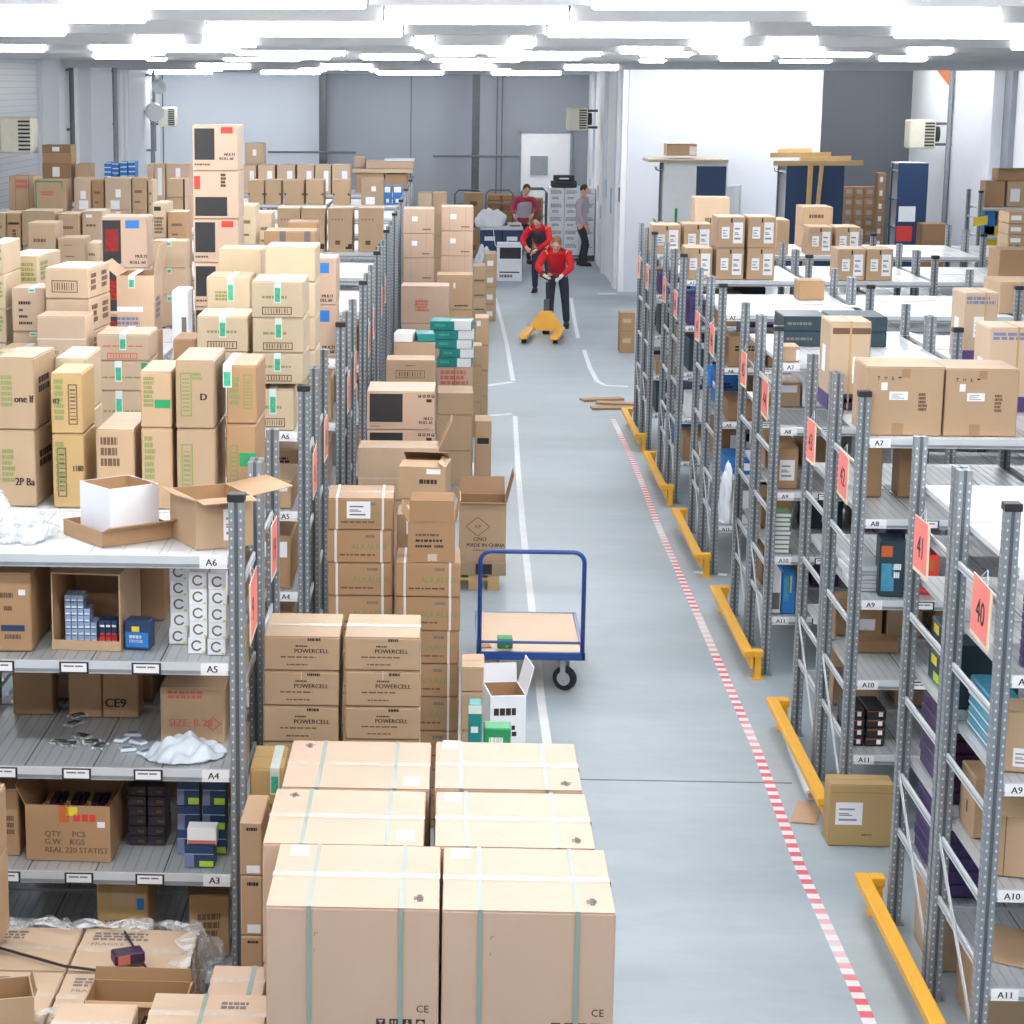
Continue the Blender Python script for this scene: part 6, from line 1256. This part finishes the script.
# block of small tagged cartons
xs = [843+i*10.6 for i in range(5)]; z0 = 0; hz = .2475
for c in range(4):
    A = atY(xs[c], 200, 52); B = atY(xs[c+1], 200, 52)
    for r in range(8): carton(B.x-A.x-.008, .5, hz-.004, ((A.x+B.x)/2, 52.3, .001+r*hz), 'dark', [('K', 'F', .3, .35, .8, .75, 'tagink')], 0, 'small dark brown tagged carton before the dark wall, %s column, %s row' % (['first', 'second', 'third', 'fourth'][c], ['lowest', 'second', 'third', 'fourth', 'fifth', 'sixth', 'seventh', 'top'][r]), 'tagged brown cartons', 'box', 'tagged_carton', seam=False, c=.004)
S('the taller column right of the tagged brown cartons', 878, 886, 50.8, .4, 0, [173, 186, 200], 'brown', [('LB', 'F', .2, .3, .4, .4, 'paper')], look='narrow')
S('the dark brown pair beside the notice cabinet', 922, 948, 48.6, .6, 0, [224, 242], 'dark', look='')
rack(8.75, 36.4, 1, 2, 'grey steel shelving far right by the wall, boxes and tools on it', None, full=9)
S('the pair on the far right shelving, left', 986, 1006, 36.55, .4, TOP+.001, [181], 'brown', look='', h=.4); S('the pair on the far right shelving, right', 1008, 1040, 36.55, .4, TOP+.001, [181], 'tan', [('LB', 'F', .1, .2, .3, .5, 'paper')], look='', h=.4)
lopen(998, 1030, 169, 180, 36.6, .4, 'brown', 0, [('F', .1, 100)], [], 'open brown carton on the far right shelving pair', zb=atY(1000, 181, 36.55).z+.004)
for i, (a, b, y, m, lv) in enumerate(((985, 996, 207, 'blue', 1), (998, 1010, 212, 'tan', 1), (984, 1000, 226, 'yellow2', 2), (1002, 1018, 228, 'inkred', 2))): lone(a, b, y, y+8, 36.6, .3, m, 0, 'small coloured box on the far right shelving, %s' % ['blue one', 'tan one', 'yellow one', 'red one'][i], zb=LV[lv]+.003, seam=False)
mb = MB(); p = atY(967, 222, 36.3); mb.face([(-.12, 0, -.08), (.12, 0, -.04), (.12, 0, .11), (-.12, 0, .07)], 'yellow2'); mb.face([(-.12, .004, -.08), (-.12, .004, .07), (.12, .004, .11), (.12, .004, -.04)], 'yellow2'); mb.box(-.01, .01, .004, .05, -.02, .02, 'steeldark'); tag(mb.build('row_sign', None, (8.78, 36.34, p.z)), 'small yellow sign on a post of the far right shelving', 'sign')

# ------------------------------------------------------------------ people
def skin_mesh(chains, name, m, parent, sub=2):
    """chains: list of lists of (point, radius); later chains may start on a point of an earlier one"""
    vs = []; rad = []; es = []
    def idx(p):
        for i, q in enumerate(vs):
            if (Vector(q)-Vector(p)).length < 1e-5: return i
        return None
    for ch in chains:
        prev = None
        for p, r in ch:
            i = idx(p)
            if i is None: i = len(vs); vs.append(tuple(p)); rad.append(r)
            if prev is not None: es.append((prev, i))
            prev = i
    me = bpy.data.meshes.new(name); me.from_pydata(vs, es, []); o = bpy.data.objects.new(name, me); COL.objects.link(o)
    md = o.modifiers.new('s', 'SKIN'); md.use_smooth_shade = True
    if not me.skin_vertices: me.attributes.new('skin', 'FLOAT', 'POINT')
    for i, r in enumerate(rad):
        r = r if isinstance(r, tuple) else (r, r)
        me.skin_vertices[0].data[i].radius = r
    me.skin_vertices[0].data[0].use_root = True
    ms = o.modifiers.new('u', 'SUBSURF'); ms.levels = sub; ms.render_levels = sub
    bpy.context.view_layer.update()
    m2 = bpy.data.meshes.new_from_object(o.evaluated_get(bpy.context.evaluated_depsgraph_get())); bpy.data.objects.remove(o)
    m2.materials.clear(); m2.materials.append(MATS[m])
    for p in m2.polygons: p.use_smooth = True; p.material_index = 0
    m2.name = name
    return link(name, m2, parent)
def person(loc, rz, label, pose, top, legs, hair, vest=None, glove=False, scale=1):
    """pose: local joints, facing -Y"""
    P = {k: Vector(v) for k, v in pose.items()}
    pel, wai, che, nec, hea = (P[k] for k in ('pel', 'wai', 'che', 'nec', 'hea'))
    bod = [[(pel, (.13, .11)), (wai, (.1, .08)), (che, (.1, .075)), (nec, .05), (hea, .06)]]
    for s in 'LR':
        bod.append([(che, .1), (P['sh'+s], .058), (P['el'+s], .043), (P['wr'+s], .03)])
        bod.append([(pel, .1), (P['hip'+s], .09), (P['kn'+s], .06), (P['an'+s], .042)])
    b = skin_mesh(bod, 'person', 'skin', None)
    hd = (hea-nec).normalized(); fwd = (P['look']-hea).normalized(); rt = fwd.cross(hd).normalized(); up = rt.cross(fwd).normalized()
    M = Matrix(((rt.x, -fwd.x, up.x, 0), (rt.y, -fwd.y, up.y, 0), (rt.z, -fwd.z, up.z, 0), (0, 0, 0, 1))); c = hea+up*.07
    def ell(mb, cc, r, m, n=14, z0=-1.0, z1=1.0):
        vs = []; fs = []; k = 10
        for i in range(k+1):
            a = math.asin(max(-1, min(1, z0+(z1-z0)*i/k)))
            for j in range(n): t = 2*PI*j/n; vs.append(tuple(c+(M.to_3x3() @ Vector((cc[0]+r[0]*math.cos(a)*math.cos(t), cc[1]+r[1]*math.cos(a)*math.sin(t), cc[2]+r[2]*math.sin(a))))))
        for i in range(k):
            for j in range(n): fs.append((i*n+j, i*n+(j+1) % n, (i+1)*n+(j+1) % n, (i+1)*n+j))
        mb.add(vs, fs, m)
    # head joins the body mesh
    mb = MB(); ell(mb, (0, 0, 0), (.078, .095, .118), 'skin'); ell(mb, (0, -.095, -.012), (.014, .02, .024), 'skin', 8); ell(mb, (.08, .01, 0), (.012, .02, .03), 'skin', 8); ell(mb, (-.08, .01, 0), (.012, .02, .03), 'skin', 8)
    for s in (-1, 1): ell(mb, (s*.03, -.086, .012), (.011, .008, .007), 'ink', 8)
    ell(mb, (0, -.086, -.052), (.026, .008, .007), 'inkred', 8)
    # hands: palm and five fingers that close forwards
    for s in 'LR':
        w_ = P['wr'+s]; d = (w_-P['el'+s]).normalized(); side = d.cross(Vector((0, 0, 1))).normalized(); dn = side.cross(d).normalized(); hm = 'glove' if glove else 'skin'
        mb.tube([w_-d*.02, w_+d*.03, w_+d*.085], [.028, .038, .034], hm, 8)
        for k, (o_, ln) in enumerate(((-.028, .06), (-.01, .072), (.01, .068), (.028, .052))):
            b0 = w_+d*.08+side*o_; mb.tube([b0, b0+d*ln*.5-dn*.008, b0+d*ln*.7-dn*ln*.35, b0+d*ln*.55-dn*ln*.6], [.01, .0095, .009, .007], hm, 6)
        sg = 1 if s == 'L' else -1; b0 = w_+d*.03+side*.03*sg; mb.tube([b0, b0+side*.03*sg+d*.02, b0+side*.035*sg+d*.05-dn*.01], [.012, .011, .008], hm, 6)
    t = mb.build('tmp', None, smooth=True)
    # join into one body mesh
    import bmesh
    bm = bmesh.new(); bm.from_mesh(b.data); n0 = len(b.data.materials)
    base = list(b.data.materials); mp = []
    for q in t.data.materials:
        if q in base: mp.append(base.index(q))
        else: base.append(q); mp.append(len(base)-1)
    nf = len(bm.faces); bm.from_mesh(t.data); bm.faces.ensure_lookup_table()
    for f in bm.faces[nf:]: f.material_index = mp[f.material_index]; f.smooth = True
    b.data.materials.clear()
    for q in base: b.data.materials.append(q)
    bm.to_mesh(b.data); bm.free(); bpy.data.objects.remove(t)
    # clothes
    ja = [[(pel+(wai-pel)*-.4, (.17, .14)), (pel+(wai-pel)*.3, (.16, .13)), (wai, (.15, .125)), (che, (.175, .14)), (che+(nec-che)*.55, (.125, .115)), (nec, (.062, .06))]]
    for s in 'LR': ja.append([(che, .13), (P['sh'+s], .082), (P['el'+s], .06), (P['wr'+s]+(P['el'+s]-P['wr'+s])*.08, .045)])
    skin_mesh(ja, 'jacket', top, b)
    tr = [[(pel+(wai-pel)*.25, (.135, .112)), (pel, (.145, .12))]]
    for s in 'LR': tr.append([(pel, .12), (P['hip'+s], .105), (P['kn'+s], .075), (P['an'+s]+Vector((0, 0, .0)), .06)])
    skin_mesh(tr, 'trousers', legs, b)
    for s in 'LR':
        a = P['an'+s]; sm_ = MB(); sm_.tube([(a.x, a.y+.07, a.z-.03), (a.x, a.y-.02, a.z-.02), (a.x, a.y-.1, a.z-.038), (a.x, a.y-.18, a.z-.048)], [.042, .055, .045, .03], 'shoe', 10); sm_.box(a.x-.045, a.x+.045, a.y-.2, a.y+.09, a.z-.08, a.z-.06, 'shoe', c=.008); sm_.build('shoe', b, smooth=True)
    hm = MB(); ell(hm, (0, .018, .022), (.087, .098, .112), hair, 14, -.25, 1.0); hm.build('hair', b, smooth=True)
    if vest:
        skin_mesh([[(pel+(wai-pel)*.5, (.175, .15)), (wai, (.172, .15)), (wai+(che-wai)*.5, (.19, .165)), (che+(nec-che)*.1, (.2, .175)), (che+(nec-che)*.5, (.145, .138))]], 'vest', vest, b)
    b.location = loc; b.rotation_euler = (0, 0, rz); b.scale = (scale,)*3; tag(b, label, 'person'); return b
stand = dict(pel=(0, 0, .93), wai=(0, -.04, 1.1), che=(0, -.14, 1.36), nec=(0, -.21, 1.5), hea=(0, -.26, 1.57), look=(-.15, -1.3, 1.1),
             shL=(.19, -.15, 1.41), elL=(.25, -.38, 1.22), wrL=(.08, -.55, 1.1), shR=(-.19, -.15, 1.41), elR=(-.33, -.35, 1.2), wrR=(-.32, -.56, 1.1),
             hipL=(.1, 0, .88), knL=(.14, -.04, .5), anL=(.17, .06, .082), hipR=(-.1, 0, .88), knR=(-.1, -.16, .5), anR=(-.1, -.1, .082))
bend = dict(stand, wai=(0, -.1, 1.06), che=(0, -.3, 1.24), nec=(.0, -.42, 1.34), hea=(0, -.48, 1.38), look=(-.1, -1.3, .7),
            shL=(.18, -.33, 1.28), elL=(.26, -.5, 1.04), wrL=(.1, -.66, .92), shR=(-.18, -.33, 1.28), elR=(-.3, -.48, 1.04), wrR=(-.16, -.68, .92))
p = atZ(556, 328); person((p.x, p.y, 0), -.1, 'person in a bright red jacket and white gloves leaning over a yellow pallet truck', bend, 'redcloth', 'jeans', 'hairlight', glove=True, scale=1.1)
p2 = atZ(541, 292); person((p2.x, p2.y, 0), -.25, 'person in a red jacket and dark vest bending forward behind the nearest worker', dict(bend, wrL=(.0, -.62, .86)), 'redcloth', 'jeans', 'hairdark', vest='vest', scale=1.08)
p3 = atZ(522, 264); person((p3.x, p3.y, 0), .2, 'person in a faded red top and grey vest standing farthest of the three workers', stand, 'redmaroon', 'jeans', 'hairdark', vest='greycloth', scale=1.12)
walk = dict(stand, wrL=(.26, -.05, .86), elL=(.25, .05, 1.12), shL=(.19, -.02, 1.44), shR=(-.19, -.02, 1.44), elR=(-.24, -.02, 1.14), wrR=(-.26, -.18, .9), wai=(0, 0, 1.12), che=(0, -.02, 1.36), nec=(0, -.03, 1.52), hea=(0, -.06, 1.6), look=(0, -1, 1.55))
p4 = atZ(588, 262); person((min(p4.x, BX0-.55), p4.y-1.1, 0), 1.2, 'person in a pale top and dark trousers walking along the white side wall', walk, 'greycloth', 'jeans', 'hairdark', scale=1.1)
# pallet truck
o = empty('pallet_truck', (p.x-.24, p.y-1.12, 0)); o.rotation_euler = (0, 0, -.12); tag(o, 'yellow hand pallet truck pulled by the worker in red', 'pallet truck')
for sx in (-.27, .27):
    mb = MB(); mb.box(sx-.08, sx+.08, -1.35, .0, .09, .15, 'guard', c=.012); mb.add([(sx-.08, -1.35, .09), (sx+.08, -1.35, .09), (sx+.08, -1.35, .15), (sx-.08, -1.35, .15), (sx-.05, -1.5, .09), (sx+.05, -1.5, .09), (sx+.05, -1.5, .11), (sx-.05, -1.5, .11)], [(4, 5, 6, 7), (0, 4, 7, 3), (1, 2, 6, 5), (3, 7, 6, 2), (0, 1, 5, 4)], 'guard'); fk = mb.build('fork', o)
    mb = MB(); mb.tube([(sx-.04, -1.25, .045), (sx+.04, -1.25, .045)], .043, 'rubber', 14); mb.build('roller', fk)
mb = MB(); mb.add([(-.34, 0, .08), (.34, 0, .08), (.34, .1, .08), (-.34, .1, .08), (-.1, .06, .42), (.1, .06, .42), (.1, .1, .42), (-.1, .1, .42)], [(0, 1, 5, 4), (1, 2, 6, 5), (2, 3, 7, 6), (3, 0, 4, 7), (4, 5, 6, 7), (3, 2, 1, 0)], 'guard'); mb.tube([(0, .14, .15), (0, .14, .62)], .05, 'steeldark', 12); mb.build('pump_body', o)
mb = MB(); mb.tube([(-.06, .17, .09), (.06, .17, .09)], .09, 'rubber', 16); mb.build('steer_wheel', o)
mb = MB(); mb.tube([(0, .14, .6), (.03, .2, .95)], .018, 'black', 8); mb.tube([(.03, .2, .95), (-.13, .21, 1.03), (-.12, .22, 1.1), (.2, .22, 1.1), (.2, .21, 1.03), (.03, .2, .95)], .015, 'black', 8); mb.build('tiller', o)
# ------------------------------------------------------------------ the 300 cartons that show largest stay single, the small rest is one heap
from mathutils.bvhtree import BVHTree
bpy.context.view_layer.update()
bx = [o for o in bpy.data.objects if o.parent is None and o.name.split('.')[0] == 'cardboard_box']
bv, bf, owner, cnt = [], [], [], {}
for o in bpy.data.objects:
    if o.type != 'MESH' or (o.parent is not None and not o.name.startswith('shelf')) or o.name[:5] in ('floor', 'ceili', 'stret') or o.get('category') == 'bag': continue
    n = len(bv); bv += [o.matrix_world @ Vector(c) for c in o.bound_box]
    for q in ((0, 1, 2, 3), (7, 6, 5, 4), (0, 4, 5, 1), (1, 5, 6, 2), (2, 6, 7, 3), (3, 7, 4, 0)): bf.append(tuple(n+t for t in q)); owner.append(o.name)
tree = BVHTree.FromPolygons(bv, bf)
for j in range(256):
    for i in range(256):
        hit = tree.ray_cast(Vector((0, 0, H)), ray(i*4+2, j*4+2).normalized())
        if hit[2] is not None: cnt[owner[hit[2]]] = cnt.get(owner[hit[2]], 0)+1
bx.sort(key=lambda o: -cnt.get(o.name, 0))
rest = bx[300:]
print('CARTONS', len(bx), 'smallest kept', cnt.get(bx[299].name, 0), 'visible rest', sum(1 for o in rest if cnt.get(o.name, 0)))
kids = {}
for o in bpy.data.objects:
    if o.parent: kids.setdefault(o.parent.name, []).append(o)
V = []; F = []; MI = []; ML = []
for o in rest:
    for q in [o]+kids.get(o.name, []):
        M = q.matrix_world; b = len(V); V += [tuple(M @ v.co) for v in q.data.vertices]
        mp = []
        for m in q.data.materials:
            if m not in ML: ML.append(m)
            mp.append(ML.index(m))
        for p in q.data.polygons: F.append(tuple(b+k for k in p.vertices)); MI.append(mp[p.material_index])
dead = []
for o in rest: dead += kids.get(o.name, [])+[o]
bpy.data.batch_remove(dead)
me = bpy.data.meshes.new('cardboard_boxes'); me.from_pydata(V, [], F)
for m in ML: me.materials.append(m)
me.polygons.foreach_set('material_index', MI); me.update()
o = link('cardboard_boxes', me); tag(o, 'the many small or half hidden cartons filling the shelves and the bottoms of piles', 'box', None, 'stuff')
w = bpy.data.worlds.new('World'); SC.world = w; w.use_nodes = True
w.node_tree.nodes['Background'].inputs[0].default_value = (.95, .97, 1, 1); w.node_tree.nodes['Background'].inputs[1].default_value = .55
SC.view_settings.view_transform = 'Standard'; SC.view_settings.look = 'None'; SC.view_settings.gamma = 1; SC.view_settings.use_curve_mapping = False
SC.view_settings.exposure = -0.24
